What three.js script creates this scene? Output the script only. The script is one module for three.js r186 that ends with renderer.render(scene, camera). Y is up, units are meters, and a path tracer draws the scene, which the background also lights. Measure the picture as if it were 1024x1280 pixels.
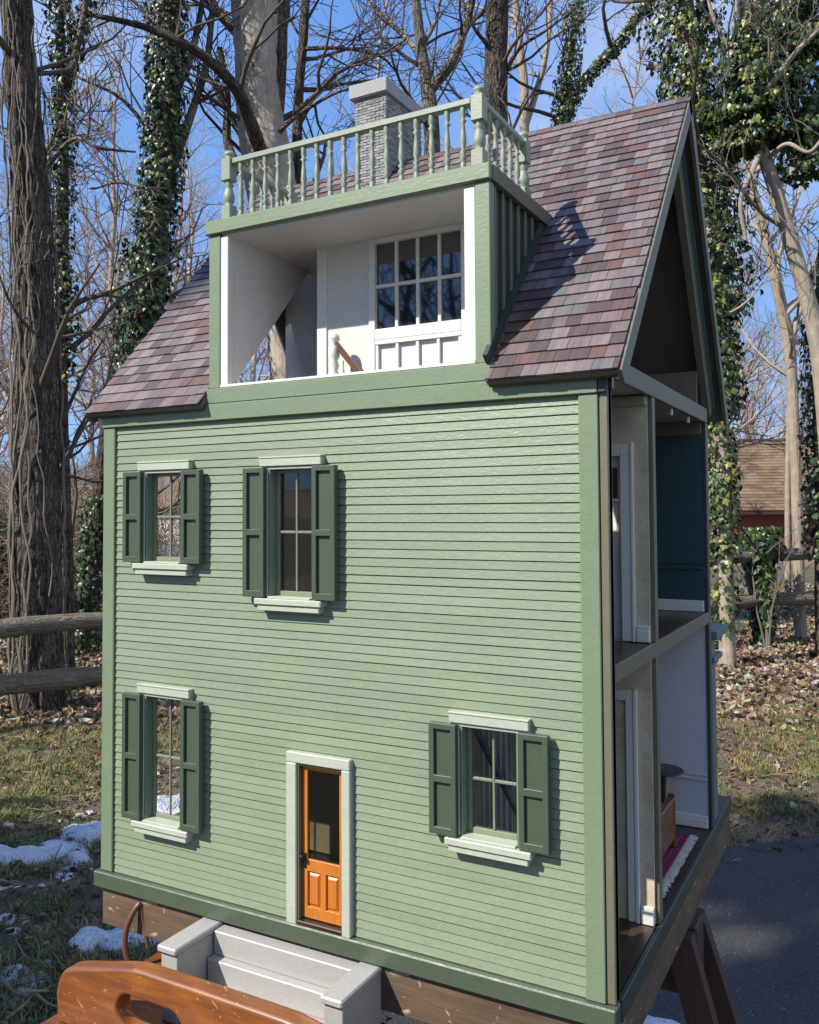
import * as THREE from 'three';
import { mergeGeometries } from 'three/addons/utils/BufferGeometryUtils.js';
import { ConvexGeometry } from 'three/addons/geometries/ConvexGeometry.js';

// ---------------------------------------------------------------- camera, sky, sun, exposure
const scene = new THREE.Scene();
const BASE = 0.9;                                    // height of the dollhouse floor above the ground
const camera = new THREE.PerspectiveCamera(60.84, 0.8, 0.02, 400);
camera.rotation.order = 'YXZ';
camera.position.set(0.8816, 0.4497 + BASE, 0.7994);
camera.rotation.set(0.03712, 0.49867, -0.00583);
camera.setViewOffset(1024, 1280, 0, 40, 1024, 1280);
scene.add(camera);
const renderer = new THREE.WebGLRenderer({ antialias: true });
renderer.toneMapping = THREE.LinearToneMapping;
renderer.toneMappingExposure = 1.4;
renderer.shadowMap.enabled = true;
const SUN = new THREE.Vector3(-0.62, 1.07, 1).normalize();
const sun = new THREE.DirectionalLight(new THREE.Color(1, 0.95, 0.87), 5.0);
sun.position.copy(SUN).multiplyScalar(30); sun.castShadow = true;
sun.shadow.mapSize.set(4096, 4096);
Object.assign(sun.shadow.camera, { left: -14, right: 14, top: 14, bottom: -14, near: 1, far: 80 });
scene.add(sun, sun.target);

// ---------------------------------------------------------------- random numbers and noise
function rng(seed) { let a = seed >>> 0; return () => { a = (a + 0x6D2B79F5) | 0; let t = Math.imul(a ^ (a >>> 15), 1 | a); t = (t + Math.imul(t ^ (t >>> 7), 61 | t)) ^ t; return ((t ^ (t >>> 14)) >>> 0) / 4294967296; }; }
const hash = (x, y, s) => { let h = Math.imul(x, 374761393) + Math.imul(y, 668265263) + Math.imul(s, 1442695041) | 0; h = Math.imul(h ^ (h >>> 13), 1274126177); return ((h ^ (h >>> 16)) >>> 0) / 4294967296; };
function vnoise(x, y, s = 0, px = 0, py = 0) {
  const x0 = Math.floor(x), y0 = Math.floor(y); let fx = x - x0, fy = y - y0;
  fx = fx * fx * (3 - 2 * fx); fy = fy * fy * (3 - 2 * fy);
  const wx = v => px ? ((v % px) + px) % px : v, wy = v => py ? ((v % py) + py) % py : v;
  const a = hash(wx(x0), wy(y0), s), b = hash(wx(x0 + 1), wy(y0), s), c = hash(wx(x0), wy(y0 + 1), s), d = hash(wx(x0 + 1), wy(y0 + 1), s);
  return a + (b - a) * fx + (c - a) * fy + (a - b - c + d) * fx * fy;
}
function fbm(x, y, o = 4, s = 0, px = 0, py = 0) { let v = 0, a = 0.5, t = 0; for (let i = 0; i < o; i++) { v += a * vnoise(x, y, s + i, px, py); t += a; a *= 0.5; x *= 2; y *= 2; px *= 2; py *= 2; } return v / t; }
const smooth = (a, b, x) => { const t = Math.min(1, Math.max(0, (x - a) / (b - a))); return t * t * (3 - 2 * t); };
const lerp = (a, b, t) => a + (b - a) * t;
const mix3 = (a, b, t) => [lerp(a[0], b[0], t), lerp(a[1], b[1], t), lerp(a[2], b[2], t)];

// ---------------------------------------------------------------- the sky: deep blue above, paler low down, thin cloud on the right
{
  const W = 1024, H = 512, data = new Float32Array(W * H * 4);
  for (let j = 0; j < H; j++) for (let i = 0; i < W; i++) {
    const el = ((j + 0.5) / H - 0.5) * Math.PI, az = ((i + 0.5) / W - 0.5) * 2 * Math.PI;   // direction = (cos az cos el, sin el, sin az cos el)
    const up = Math.max(0, Math.sin(el));
    let c = mix3([0.30, 0.49, 0.74], [0.030, 0.150, 0.56], Math.pow(up, 0.60));
    const x = Math.cos(az) * Math.cos(el), z = Math.sin(az) * Math.cos(el);
    const k = 1 / (up + 0.14), n = fbm(x * k * 1.7 + 20, z * k * 1.1 + 7, 6, 11), m = fbm(x * k * 0.55 + 4, z * k * 0.55, 3, 31);
    const right = smooth(-0.50, 0.25, x - 0.25 * z - 0.2 * 0);                             // more cloud toward the right of the view
    const cl = smooth(0.60 - 0.27 * right, 0.80 - 0.10 * right, n * 0.72 + m * 0.3) * (0.35 + 0.55 * right);
    c = mix3(c, [0.66, 0.69, 0.74], cl);
    if (el < 0) c = [0.16, 0.15, 0.13];
    data.set([c[0], c[1], c[2], 1], (j * W + i) * 4);
  }
  const t = new THREE.DataTexture(data, W, H, THREE.RGBAFormat, THREE.FloatType);
  t.mapping = THREE.EquirectangularReflectionMapping; t.colorSpace = THREE.LinearSRGBColorSpace;
  t.magFilter = THREE.LinearFilter; t.minFilter = THREE.LinearFilter; t.wrapS = THREE.RepeatWrapping; t.needsUpdate = true;
  scene.background = t; scene.environment = t;
}

// ---------------------------------------------------------------- naming
const used = new Map();
function numbered(n) { const k = used.get(n) || 0; used.set(n, k + 1); return k ? `${n}_${String(k).padStart(3, '0')}` : n; }
function tag(o, label, category, group) { o.userData.label = label; o.userData.category = category; if (group) o.userData.group = group; return o; }
function thing(name, label, category, p = [0, 0, 0], group) { const o = new THREE.Group(); o.name = numbered(name); o.position.set(...p); scene.add(o); return tag(o, label, category, group); }
function part(parent, name, geo, mat, label) {
  const m = new THREE.Mesh(Array.isArray(geo) ? merge(geo) : geo, mat); m.name = numbered(name); m.castShadow = m.receiveShadow = true;
  if (label) m.userData.label = label; parent.add(m); return m;
}
function single(name, geo, mat, label, category, group) { const m = part(scene, name, geo, mat); return tag(m, label, category, group); }
function struct(name, geo, mat) { const m = part(scene, name, geo, mat); m.userData.kind = 'structure'; return m; }
function stuffMesh(parent, name, geo, mat, mats, colors) {
  const m = new THREE.InstancedMesh(geo, mat, mats.length); m.name = numbered(name); m.castShadow = m.receiveShadow = true;
  mats.forEach((x, i) => m.setMatrixAt(i, x)); if (colors) colors.forEach((c, i) => m.setColorAt(i, c));
  m.userData.kind = 'stuff'; parent.add(m); return m;
}
function merge(gs) { return mergeGeometries(gs.map(g => { const q = g.index ? g.toNonIndexed() : g; for (const k of Object.keys(q.attributes)) if (!['position', 'normal', 'uv'].includes(k)) q.deleteAttribute(k); return q; })); }

// ---------------------------------------------------------------- shapes
function boxUV(g) {                                  // texture coordinates in metres from the way each face points
  const q = g.index ? g.toNonIndexed() : g, p = q.attributes.position, uv = new Float32Array(p.count * 2);
  q.computeVertexNormals();
  const n = q.attributes.normal;
  for (let i = 0; i < p.count; i += 3) {
    const nx = Math.abs(n.getX(i)), ny = Math.abs(n.getY(i)), nz = Math.abs(n.getZ(i));
    for (let k = i; k < i + 3; k++) {
      const x = p.getX(k), y = p.getY(k), z = p.getZ(k);
      if (nz >= nx && nz >= ny) { uv[k * 2] = x; uv[k * 2 + 1] = y; } else if (nx >= ny) { uv[k * 2] = z; uv[k * 2 + 1] = y; } else { uv[k * 2] = x; uv[k * 2 + 1] = z; }
    }
  }
  q.setAttribute('uv', new THREE.BufferAttribute(uv, 2)); return q;
}
const box = (x0, x1, y0, y1, z0, z1) => boxUV(new THREE.BoxGeometry(x1 - x0, y1 - y0, z1 - z0).translate((x0 + x1) / 2, (y0 + y1) / 2, (z0 + z1) / 2));
function bev(x0, x1, y0, y1, z0, z1, b = 0.0008) {   // a box with chamfered edges
  const P = [], V = (x, y, z) => P.push(new THREE.Vector3(x, y, z));
  for (const [x, sx] of [[x0, 1], [x1, -1]]) for (const [y, sy] of [[y0, 1], [y1, -1]]) for (const [z, sz] of [[z0, 1], [z1, -1]]) { V(x + sx * b, y + sy * b, z); V(x + sx * b, y, z + sz * b); V(x, y + sy * b, z + sz * b); }
  return boxUV(new ConvexGeometry(P));
}
function hex(P) {                                    // eight corners: 0-3 one face, 4-7 the opposite face
  const f = [[0, 3, 2, 1], [4, 5, 6, 7], [0, 1, 5, 4], [1, 2, 6, 5], [2, 3, 7, 6], [3, 0, 4, 7]], pos = [];
  const q = P.map(p => new THREE.Vector3(...p)), c = q.reduce((a, b) => a.clone().add(b)).divideScalar(8);
  for (const [a, b, d, e] of f) {
    const n = q[b].clone().sub(q[a]).cross(q[d].clone().sub(q[a])), out = n.dot(q[a].clone().sub(c)) > 0;
    const tri = out ? [a, b, d, a, d, e] : [a, d, b, a, e, d]; for (const i of tri) pos.push(q[i].x, q[i].y, q[i].z);
  }
  const g = new THREE.BufferGeometry(); g.setAttribute('position', new THREE.Float32BufferAttribute(pos, 3)); return boxUV(g);
}
function polyX(pts, x0, x1) {                        // an outline in (z, y) carried along x
  const s = new THREE.Shape(pts.map(([z, y]) => new THREE.Vector2(-z, y)));
  const g = new THREE.ExtrudeGeometry(s, { depth: x1 - x0, bevelEnabled: false }); g.rotateY(Math.PI / 2); g.translate(x0, 0, 0); return boxUV(g);
}
function plate(outline, holes, z0, z1, bevel = 0) {  // an outline in (x, y) with holes, given thickness along z
  const s = new THREE.Shape(outline.map(p => new THREE.Vector2(...p)));
  for (const h of holes) s.holes.push(new THREE.Path(h.map(p => new THREE.Vector2(...p))));
  const g = new THREE.ExtrudeGeometry(s, { depth: z1 - z0 - 2 * bevel, bevelEnabled: bevel > 0, bevelThickness: bevel, bevelSize: bevel, bevelOffset: -bevel, bevelSegments: 4, curveSegments: 10 });
  g.translate(0, 0, z0 + bevel); return g;
}
const rect = (x0, x1, y0, y1) => [[x0, y0], [x1, y0], [x1, y1], [x0, y1]];
function turned(profile, x, y, z, seg = 12) { return new THREE.LatheGeometry(profile.map(([r, h]) => new THREE.Vector2(r, h)), seg).translate(x, y, z).toNonIndexed(); }
class MB {                                           // collects tubes, builds one mesh
  constructor() { this.p = []; this.u = []; this.i = []; }
  tube(pts, rad, sides, disp, vs = 1) {
    const n = pts.length, b0 = this.p.length / 3; let fr = new THREE.Vector3(), T = new THREE.Vector3(), up = new THREE.Vector3(), len = 0;
    for (let k = 0; k < n; k++) {
      T.copy(pts[Math.min(n - 1, k + 1)]).sub(pts[Math.max(0, k - 1)]).normalize();
      if (k === 0) fr.set(Math.abs(T.y) > 0.8 ? 1 : 0, Math.abs(T.y) > 0.8 ? 0 : 1, 0.01);
      fr.addScaledVector(T, -fr.dot(T)).normalize(); up.crossVectors(T, fr);
      if (k) len += pts[k].distanceTo(pts[k - 1]);
      for (let s = 0; s <= sides; s++) {
        const a = s / sides * Math.PI * 2, r = rad[k] * (disp ? disp((s % sides) / sides, len, k / (n - 1)) : 1), ca = Math.cos(a) * r, sa = Math.sin(a) * r;
        this.p.push(pts[k].x + fr.x * ca + up.x * sa, pts[k].y + fr.y * ca + up.y * sa, pts[k].z + fr.z * ca + up.z * sa);
        this.u.push(s / sides * Math.max(0.05, Math.round(rad[0] * 12.6) / 2), len * vs);
      }
    }
    for (let k = 0; k < n - 1; k++) for (let s = 0; s < sides; s++) { const a = b0 + k * (sides + 1) + s, b = a + 1, c = a + sides + 1, d = c + 1; this.i.push(a, b, c, b, d, c); }
    return this;
  }
  geo() {
    const g = new THREE.BufferGeometry(); g.setAttribute('position', new THREE.Float32BufferAttribute(this.p, 3)); g.setAttribute('uv', new THREE.Float32BufferAttribute(this.u, 2));
    g.setIndex(this.i); g.computeVertexNormals(); return g;
  }
}
function curve(pts, n) { return new THREE.CatmullRomCurve3(pts.map(p => p.isVector3 ? p : new THREE.Vector3(...p)), false, 'centripetal').getPoints(n); }
const tubeG = (pts, r, n = 16, sides = 8) => { const c = curve(pts, n); return new MB().tube(c, c.map(() => r), sides).geo(); };

// ---------------------------------------------------------------- textures
function tex(size, metres, fn, srgb, h = size) {     // fn(u, v) in 0..1 gives [r, g, b]; bytes
  const d = new Uint8Array(size * h * 4);
  for (let j = 0; j < h; j++) for (let i = 0; i < size; i++) { const c = fn(i / size, j / h), k = (j * size + i) * 4; for (let q = 0; q < 3; q++) d[k + q] = Math.max(0, Math.min(255, Math.round(c[q] * 255))); d[k + 3] = 255; }
  const t = new THREE.DataTexture(d, size, h, THREE.RGBAFormat); t.wrapS = t.wrapT = THREE.RepeatWrapping; t.magFilter = THREE.LinearFilter; t.minFilter = THREE.LinearMipmapLinearFilter; t.generateMipmaps = true;
  if (srgb) t.colorSpace = THREE.SRGBColorSpace; const m = Array.isArray(metres) ? metres : [metres, metres]; t.repeat.set(1 / m[0], 1 / m[1]); t.needsUpdate = true; return t;
}
const g3 = v => [v, v, v];
const texPaint = tex(512, 0.06, (u, v) => g3(0.55 * fbm(u * 10, v * 26, 4, 3, 10, 26) + 0.45 * fbm(u * 44, v * 52, 3, 9, 44, 52)));                       // brush marks and orange peel
const texTone = tex(256, 0.23, (u, v) => g3(0.83 + 0.13 * fbm(u * 5, v * 9, 5, 21, 5, 9) + 0.09 * vnoise(u * 70, v * 110, 27, 70, 110) + 0.2 * smooth(0.955, 0.98, vnoise(u * 46, v * 46, 29, 46, 46))));
const texGrainH = tex(512, [0.25, 0.06], (u, v) => { const n = fbm(u * 3, v * 20, 5, 41, 3, 20), f = vnoise(u * 6, v * 150, 43, 6, 150), w = 0.5 + 0.5 * Math.sin((v * 9 + n * 1.6) * 6.283); return g3(0.62 + 0.2 * n + 0.12 * f + 0.10 * w); });
const texGrainV = tex(512, [0.05, 0.2], (u, v) => { const n = fbm(u * 16, v * 3, 5, 47, 16, 3), f = vnoise(u * 140, v * 5, 49, 140, 5); return g3(0.60 + 0.26 * n + 0.14 * f); });
const texShingle = tex(512, [0.08, 0.08], (u, v) => { const f = vnoise(u * 70, v * 2, 51, 70, 2), n = fbm(u * 12, v * 8, 4, 53, 12, 8), s = vnoise(u * 24, v, 55, 24, 1); return g3(0.56 + 0.2 * f + 0.16 * n + 0.12 * s); });
const texPly = tex(1024, 0.35, (u, v) => {
  const n = fbm(u * 5, v * 14, 6, 61, 5, 14), s = fbm(u * 3, v * 3, 5, 63, 3, 3), g = vnoise(u * 8, v * 190, 64, 8, 190), w = fbm(u * 6, v * 6, 3, 67, 6, 6);
  const sc = smooth(0.70, 0.78, fbm(u * 14 + 5 * w, v * 60 + 9 * w, 4, 65)) * smooth(0.45, 0.65, s), k = smooth(0.80, 0.88, fbm(u * 60, v * 44, 3, 66, 60, 44));
  return mix3(mix3([0.22, 0.165, 0.115], [0.50, 0.415, 0.33], n * 0.55 + s * 0.35 + g * 0.18 - 0.05), [0.85, 0.79, 0.70], Math.min(1, sc * 0.75 + k * 0.5));
}, true);
const texBark = tex(1024, [0.5, 1.0], (u, v) => {
  const w = fbm(u * 6, v * 8, 4, 71, 6, 8), x = u * 22 + 2.6 * w, r = Math.abs(2 * vnoise(x, v * 9 + w, 73) - 1), r2 = Math.abs(2 * fbm(x * 1.7 + 9, v * 26, 3, 77) - 1), f = fbm(u * 90, v * 60, 3, 75, 90, 60);
  const crack = Math.min(smooth(0.02, 0.34, r), 0.35 + 0.65 * smooth(0.0, 0.22, r2)), tone = 0.62 + 0.5 * (fbm(u * 10, v * 7, 4, 79, 10, 7) - 0.3);
  return g3((0.10 + 0.90 * crack) * tone * (0.72 + 0.56 * f));
});
const texPale = tex(256, [0.5, 0.8], (u, v) => { const n = fbm(u * 6, v * 14, 5, 81, 6, 14), f = fbm(u * 22, v * 9, 4, 83, 22, 9); return g3(0.55 + 0.34 * n + 0.25 * (f - 0.5)); });
const texAsphalt = tex(1024, 0.8, (u, v) => {
  const n = fbm(u * 5, v * 5, 4, 91, 5, 5), s = vnoise(u * 260, v * 260, 93, 260, 260), p = smooth(0.90, 0.96, vnoise(u * 120, v * 120, 95, 120, 120));
  const k = 0.22 + 0.09 * n + 0.15 * (s - 0.3) + 0.32 * p; return [k, k * 0.985, k * 0.96];
}, true);
const texAsphaltB = tex(512, 0.4, (u, v) => g3(0.5 * vnoise(u * 130, v * 130, 93, 130, 130) + 0.5 * fbm(u * 40, v * 40, 3, 97, 40, 40)));
const texPaper = tex(512, 0.12, (u, v) => { const n = fbm(u * 5, v * 5, 5, 101, 5, 5); return mix3([0.62, 0.56, 0.47], [0.88, 0.83, 0.74], n * 0.75 + 0.25 * fbm(u * 40, v * 40, 2, 103, 40, 40)); }, true);
const texRug = tex(256, 0.06, (u, v) => {
  const a = Math.abs(((u * 6) % 1) - 0.5) + Math.abs(((v * 6) % 1) - 0.5), b = Math.abs(((u * 12) % 1) - 0.5) + Math.abs(((v * 12) % 1) - 0.5), k = hash(Math.floor(u * 128), Math.floor(v * 128), 3) * 0.2;
  const c = a < 0.2 ? [0.72, 0.45, 0.52] : b < 0.24 ? [0.30, 0.08, 0.20] : [0.50, 0.10, 0.26]; return c.map(x => x * (0.8 + k));
}, true);
const texBrickB = tex(256, 0.02, (u, v) => g3(0.6 * fbm(u * 8, v * 8, 4, 111, 8, 8) + 0.4 * vnoise(u * 50, v * 50, 113, 50, 50)));
const texVarn = tex(1024, [0.30, 0.15], (u, v) => {
  const w = fbm(u * 3, v * 4, 4, 125, 3, 4), n = fbm(u * 4, v * 40, 5, 121, 4, 40), f = vnoise(u * 10, v * 230 + 6 * w, 122), b = fbm(u * 6, v * 5, 4, 123, 6, 5), ring = 0.5 + 0.5 * Math.sin((v * 9 + 3.0 * w) * 6.283), q = smooth(0.48, 0.66, fbm(u * 4, v * 5, 4, 133, 4, 5));
  let c = mix3([0.30, 0.150, 0.052], [0.70, 0.41, 0.145], Math.min(1, Math.max(0, 0.10 + 0.40 * n + 0.30 * b + 0.16 * ring + 0.16 * f)) * (1 - 0.34 * q));
  const sc = smooth(0.80, 0.86, fbm(u * 70, v * 60, 3, 127, 70, 60)), ln = smooth(0.74, 0.79, fbm(u * 40 + v * 22, v * 10 - u * 6, 3, 129)) * smooth(0.5, 0.6, fbm(u * 5, v * 5, 2, 131, 5, 5));
  return mix3(c, [0.90, 0.70, 0.42], Math.min(1, 0.75 * sc + 0.5 * ln));
}, true);

// ---------------------------------------------------------------- materials
const C = (r, g, b) => new THREE.Color().setRGB(r, g, b);
const std = (c, rough = 0.6, o = {}) => new THREE.MeshStandardMaterial({ color: c, roughness: rough, ...o });
const paint = (c, rough = 0.5, bump = 0.00012) => std(c, rough, { map: texTone, bumpMap: texPaint, bumpScale: bump });
const M = {
  clap: [0, 1, 2, 3].map(k => paint(C(0.216 + 0.008 * k, 0.266 + 0.008 * k, 0.170 + 0.006 * k), 0.36, 0.00026)),
  board: paint(C(0.183, 0.238, 0.143), 0.42, 0.00018),
  casing: paint(C(0.425, 0.462, 0.362), 0.45, 0.0001),
  skirt: paint(C(0.074, 0.098, 0.062), 0.36, 0.0002),
  shutter: paint(C(0.066, 0.088, 0.056), 0.42),
  sash: paint(C(0.20, 0.23, 0.15), 0.45),
  reveal: paint(C(0.16, 0.22, 0.15), 0.5),
  grey: paint(C(0.145, 0.138, 0.090), 0.55),
  darkgreen: paint(C(0.030, 0.050, 0.042), 0.5),
  rail: paint(C(0.255, 0.295, 0.220), 0.42),
  white: paint(C(0.70, 0.685, 0.64), 0.5), cream: paint(C(0.62, 0.61, 0.565), 0.55),
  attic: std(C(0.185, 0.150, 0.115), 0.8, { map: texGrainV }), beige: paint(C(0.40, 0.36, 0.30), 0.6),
  teal: paint(C(0.028, 0.066, 0.075), 0.5), tealLight: paint(C(0.085, 0.165, 0.160), 0.5), bluegrey: paint(C(0.52, 0.535, 0.57), 0.55),
  brownwall: std(C(0.085, 0.052, 0.032), 0.55, { map: texGrainV }),
  wallpaper: std(0xffffff, 0.8, { map: texPaper }),
  floor: [0, 1, 2].map(k => std(C(0.050 + 0.022 * k, 0.028 + 0.012 * k, 0.016 + 0.007 * k), 0.32, { map: texGrainV })),
  door: std(C(0.607, 0.193, 0.029), 0.32, { map: texGrainV, bumpMap: texGrainV, bumpScale: 0.0002 }),
  black: std(C(0.012, 0.012, 0.012), 0.35), gap: std(C(0.02, 0.025, 0.018), 0.9),
  glass: new THREE.MeshPhysicalMaterial({ color: 0xffffff, roughness: 0.02, transmission: 1, thickness: 0, ior: 1.5 }),
  darkglass: new THREE.MeshPhysicalMaterial({ color: C(0.50, 0.48, 0.45), roughness: 0.10, transmission: 1, thickness: 0, ior: 1.5 }),
  mirrorglass: new THREE.MeshPhysicalMaterial({ color: C(0.012, 0.014, 0.016), roughness: 0.03, ior: 1.9, clearcoat: 1, clearcoatRoughness: 0.02 }),
  step: paint(C(0.390, 0.378, 0.351), 0.42, 0.00015),
  ply: std(0xffffff, 0.75, { map: texPly, bumpMap: texPly, bumpScale: 0.0008 }),
  varn: new THREE.MeshPhysicalMaterial({ color: 0xffffff, roughness: 0.5, map: texVarn, bumpMap: texVarn, bumpScale: 0.0006, clearcoat: 0.4, clearcoatRoughness: 0.28 }),
  horse: std(C(0.060, 0.030, 0.021), 0.7, { map: texGrainV, bumpMap: texGrainV, bumpScale: 0.002 }),
  leather: std(C(0.13, 0.055, 0.030), 0.38),
  bedwood: std(C(0.165, 0.060, 0.024), 0.35, { map: texGrainV }), darkwood: std(C(0.030, 0.016, 0.011), 0.3),
  rug: std(0xffffff, 0.95, { map: texRug }), fringe: std(C(0.62, 0.58, 0.52), 0.95),
  brick: [C(0.33, 0.325, 0.315), C(0.28, 0.275, 0.27), C(0.38, 0.37, 0.36), C(0.23, 0.225, 0.22)].map(c => std(c, 0.85, { bumpMap: texBrickB, bumpScale: 0.0012 })),
  mortar: std(C(0.23, 0.225, 0.22), 0.95), stone: std(C(0.36, 0.355, 0.345), 0.8, { bumpMap: texBrickB, bumpScale: 0.0008 }),
  shingle: [C(0.166, 0.120, 0.116), C(0.215, 0.165, 0.160), C(0.105, 0.069, 0.065), C(0.146, 0.083, 0.070), C(0.152, 0.132, 0.134), C(0.188, 0.138, 0.132), C(0.092, 0.067, 0.066), C(0.215, 0.172, 0.163)].map(c => std(c, 0.62, { map: texShingle, bumpMap: texShingle, bumpScale: 0.0005 })),
};

// ================================================================ THE DOLLHOUSE (front face z = 0, open right end x = 0.657, back wall z = -0.5)
const house = thing('dollhouse', 'sage green clapboard dollhouse with mauve shingle roof and open right end, on a sawhorse', 'dollhouse', [0, BASE, 0]);
const W = 0.657, HW = 0.56, DEP = 0.5;
const R = rng(11);
const sub = (parent, name, geo, mat) => part(parent, name, geo, mat);

// ---- front wall with its openings, boards and trim
const wins = [                                        // centre x, bottom, top
  { cx: 0.1060, y0: 0.390, y1: 0.502, n: 'upper left' }, { cx: 0.2970, y0: 0.3548, y1: 0.5015, n: 'upper right' },
  { cx: 0.1070, y0: 0.0758, y1: 0.2280, n: 'lower left' }, { cx: 0.5355, y0: 0.1285, y1: 0.2383, n: 'lower right' }];
const OW = 0.031, DOOR = { x0: 0.3055, x1: 0.3640, y1: 0.1735 };
const holes = wins.map(w => rect(w.cx - OW, w.cx + OW, w.y0, w.y1)).concat([rect(DOOR.x0, DOOR.x1, 0.0005, DOOR.y1)]);
const frontWall = part(house, 'front_wall', boxUV(plate(rect(0, W, -0.012, 0.598), holes, -0.012, -0.003)), M.reveal);
{
  const pitch = HW / 60, openings = wins.map(w => [w.cx - OW - 0.009, w.cx + OW + 0.009, w.y0 - 0.010, w.y1 + 0.010]).concat([[DOOR.x0 - 0.012, DOOR.x1 + 0.009, -1, DOOR.y1 + 0.011]]);
  for (let k = 0; k < 60; k++) {
    const ya = k * pitch, yb = ya + pitch, gap = k % 9 === 4 ? 0.0009 : 0.0004;
    const cuts = openings.filter(o => o[2] < yb - 1e-6 && o[3] > ya + 1e-6).sort((a, b) => a[0] - b[0]);
    const segs = []; let x = 0.0195;
    for (const o of cuts) {
      segs.push([x, o[0], ya, yb]);
      if (o[3] < yb) segs.push([o[0], o[1], Math.max(ya, o[3]), yb]); else if (o[2] > ya) segs.push([o[0], o[1], ya, o[2]]);
      x = o[1];
    }
    segs.push([x, 0.6290, ya, yb]);
    for (const [x0, x1, y0, y1] of segs) {
      if (y1 - y0 < 0.0016) continue;
      const t = y => -0.0030 + 0.0013 * (1 - (y - ya) / pitch) + 0.0019, lo = y0 === ya ? y0 + gap : y0, b = 0.0005, w = (R() - 0.5) * 0.0003;
      const f0 = t(lo) + w, f1 = t(y1) + w, e = 0.0001;
      part(frontWall, 'clapboard', polyX([[-0.0034, lo], [f0 - b, lo], [f0, lo + b], [f1, y1], [-0.0034, y1]], x0 + e, x1 - e), M.clap[Math.floor(R() * 4)]);
    }
  }
  part(frontWall, 'corner_board', bev(-0.0010, 0.0190, 0.0005, 0.5600, -0.0032, 0.0030), M.board);
  part(frontWall, 'corner_board', bev(0.6295, 0.6482, 0.0005, 0.5600, -0.0032, 0.0030), M.board);
  part(frontWall, 'edge_strip', bev(0.6487, W, 0.0005, 0.5775, -0.0120, 0.0005), M.grey);
  part(frontWall, 'frieze_board', bev(-0.0015, 0.6482, 0.5602, 0.5798, -0.0032, 0.0052), M.board);
  part(frontWall, 'frieze_board', bev(0.1600, 0.5480, 0.5803, 0.5982, -0.0032, 0.0042), M.board);
  part(frontWall, 'frieze_cap', bev(0.6487, 0.6560, 0.5605, 0.5800, -0.0032, 0.0046), M.darkgreen);
  part(frontWall, 'skirt_board', bev(-0.0080, 0.6588, -0.0195, -0.0002, -0.0100, 0.0085, 0.0014), M.skirt);
}

// ---- windows
for (const w of wins) {
  const g = new THREE.Group(); g.name = numbered('window'); g.position.set(w.cx, 0, 0); house.add(g);
  g.userData.label = `${w.n} window with dark green shutters`;
  const a = w.y0, b = w.y1, H = b - a;
  part(g, 'casing', [bev(-0.0425, 0.0425, b + 0.0012, b + 0.0118, -0.003, 0.0075), bev(-0.0430, 0.0430, b + 0.0104, b + 0.0124, -0.003, 0.0084, 0.0005), bev(-0.0430, -0.0318, a, b + 0.001, -0.003, 0.0055), bev(0.0318, 0.0430, a, b + 0.001, -0.003, 0.0055), bev(-0.0318, 0.0318, b - 0.0022, b + 0.0010, -0.0105, 0.0050, 0.0004)], M.casing);
  part(g, 'jamb', [box(-0.0310, -0.0288, a, b - 0.0022, -0.0118, 0.0048), box(0.0288, 0.0310, a, b - 0.0022, -0.0118, 0.0048)], M.reveal);
  part(g, 'sill', [bev(-0.0455, 0.0455, a - 0.0080, a - 0.0010, -0.003, 0.0135, 0.0009), bev(-0.0288, 0.0288, a - 0.0010, a + 0.0012, -0.0115, 0.0100, 0.0004), bev(-0.0420, 0.0420, a - 0.0148, a - 0.0084, -0.003, 0.0112, 0.0007)], M.casing);
  const f = 0.0042, zf = -0.0060, x = 0.0285, m = a + H * 0.5;
  part(g, 'sash', [bev(-x, -x + f, a + 0.0013, b - 0.0024, zf - 0.004, zf, 0.0004), bev(x - f, x, a + 0.0013, b - 0.0024, zf - 0.004, zf, 0.0004), bev(-x + f, x - f, a + 0.0013, a + 0.0065, zf - 0.004, zf, 0.0004), bev(-x + f, x - f, b - 0.0060, b - 0.0024, zf - 0.004, zf, 0.0004)], M.sash);
  part(g, 'muntin', bev(-0.0011, 0.0011, a + 0.0066, b - 0.0061, zf - 0.003, zf - 0.0003, 0.0004), M.sash);
  for (const s of [-1, 1]) part(g, 'muntin', bev(s < 0 ? -x + f : 0.0012, s < 0 ? -0.0012 : x - f, m - 0.0014, m + 0.0014, zf - 0.003, zf - 0.0002, 0.0004), M.sash);
  for (const sx of [0, 1]) for (const sy of [0, 1]) part(g, 'pane', box(sx ? 0.0003 : -x + 0.001, sx ? x - 0.001 : -0.0003, sy ? m + 0.0003 : a + 0.003, sy ? b - 0.003 : m - 0.0003, zf - 0.0026, zf - 0.0021), M.glass);
  for (const s of [-1, 1]) {
    const x0 = s < 0 ? -0.0630 : 0.0330, x1 = x0 + 0.0300, st = 0.0058, z0 = 0.0040, z1 = 0.0118, q = 0.0082;
    const py = [[a + st + 0.0015, m - 0.0035], [m + 0.0035, b - st]];
    const fr = plate(rect(x0, x1, a, b), py.map(([u, v]) => rect(x0 + st, x1 - st, u, v)), z0, z1, 0.0006);
    part(g, 'shutter', [boxUV(fr), ...py.map(([u, v]) => box(x0 + st - 0.001, x1 - st + 0.001, u - 0.001, v + 0.001, z0 + 0.001, q))], M.shutter);
  }
}

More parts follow.
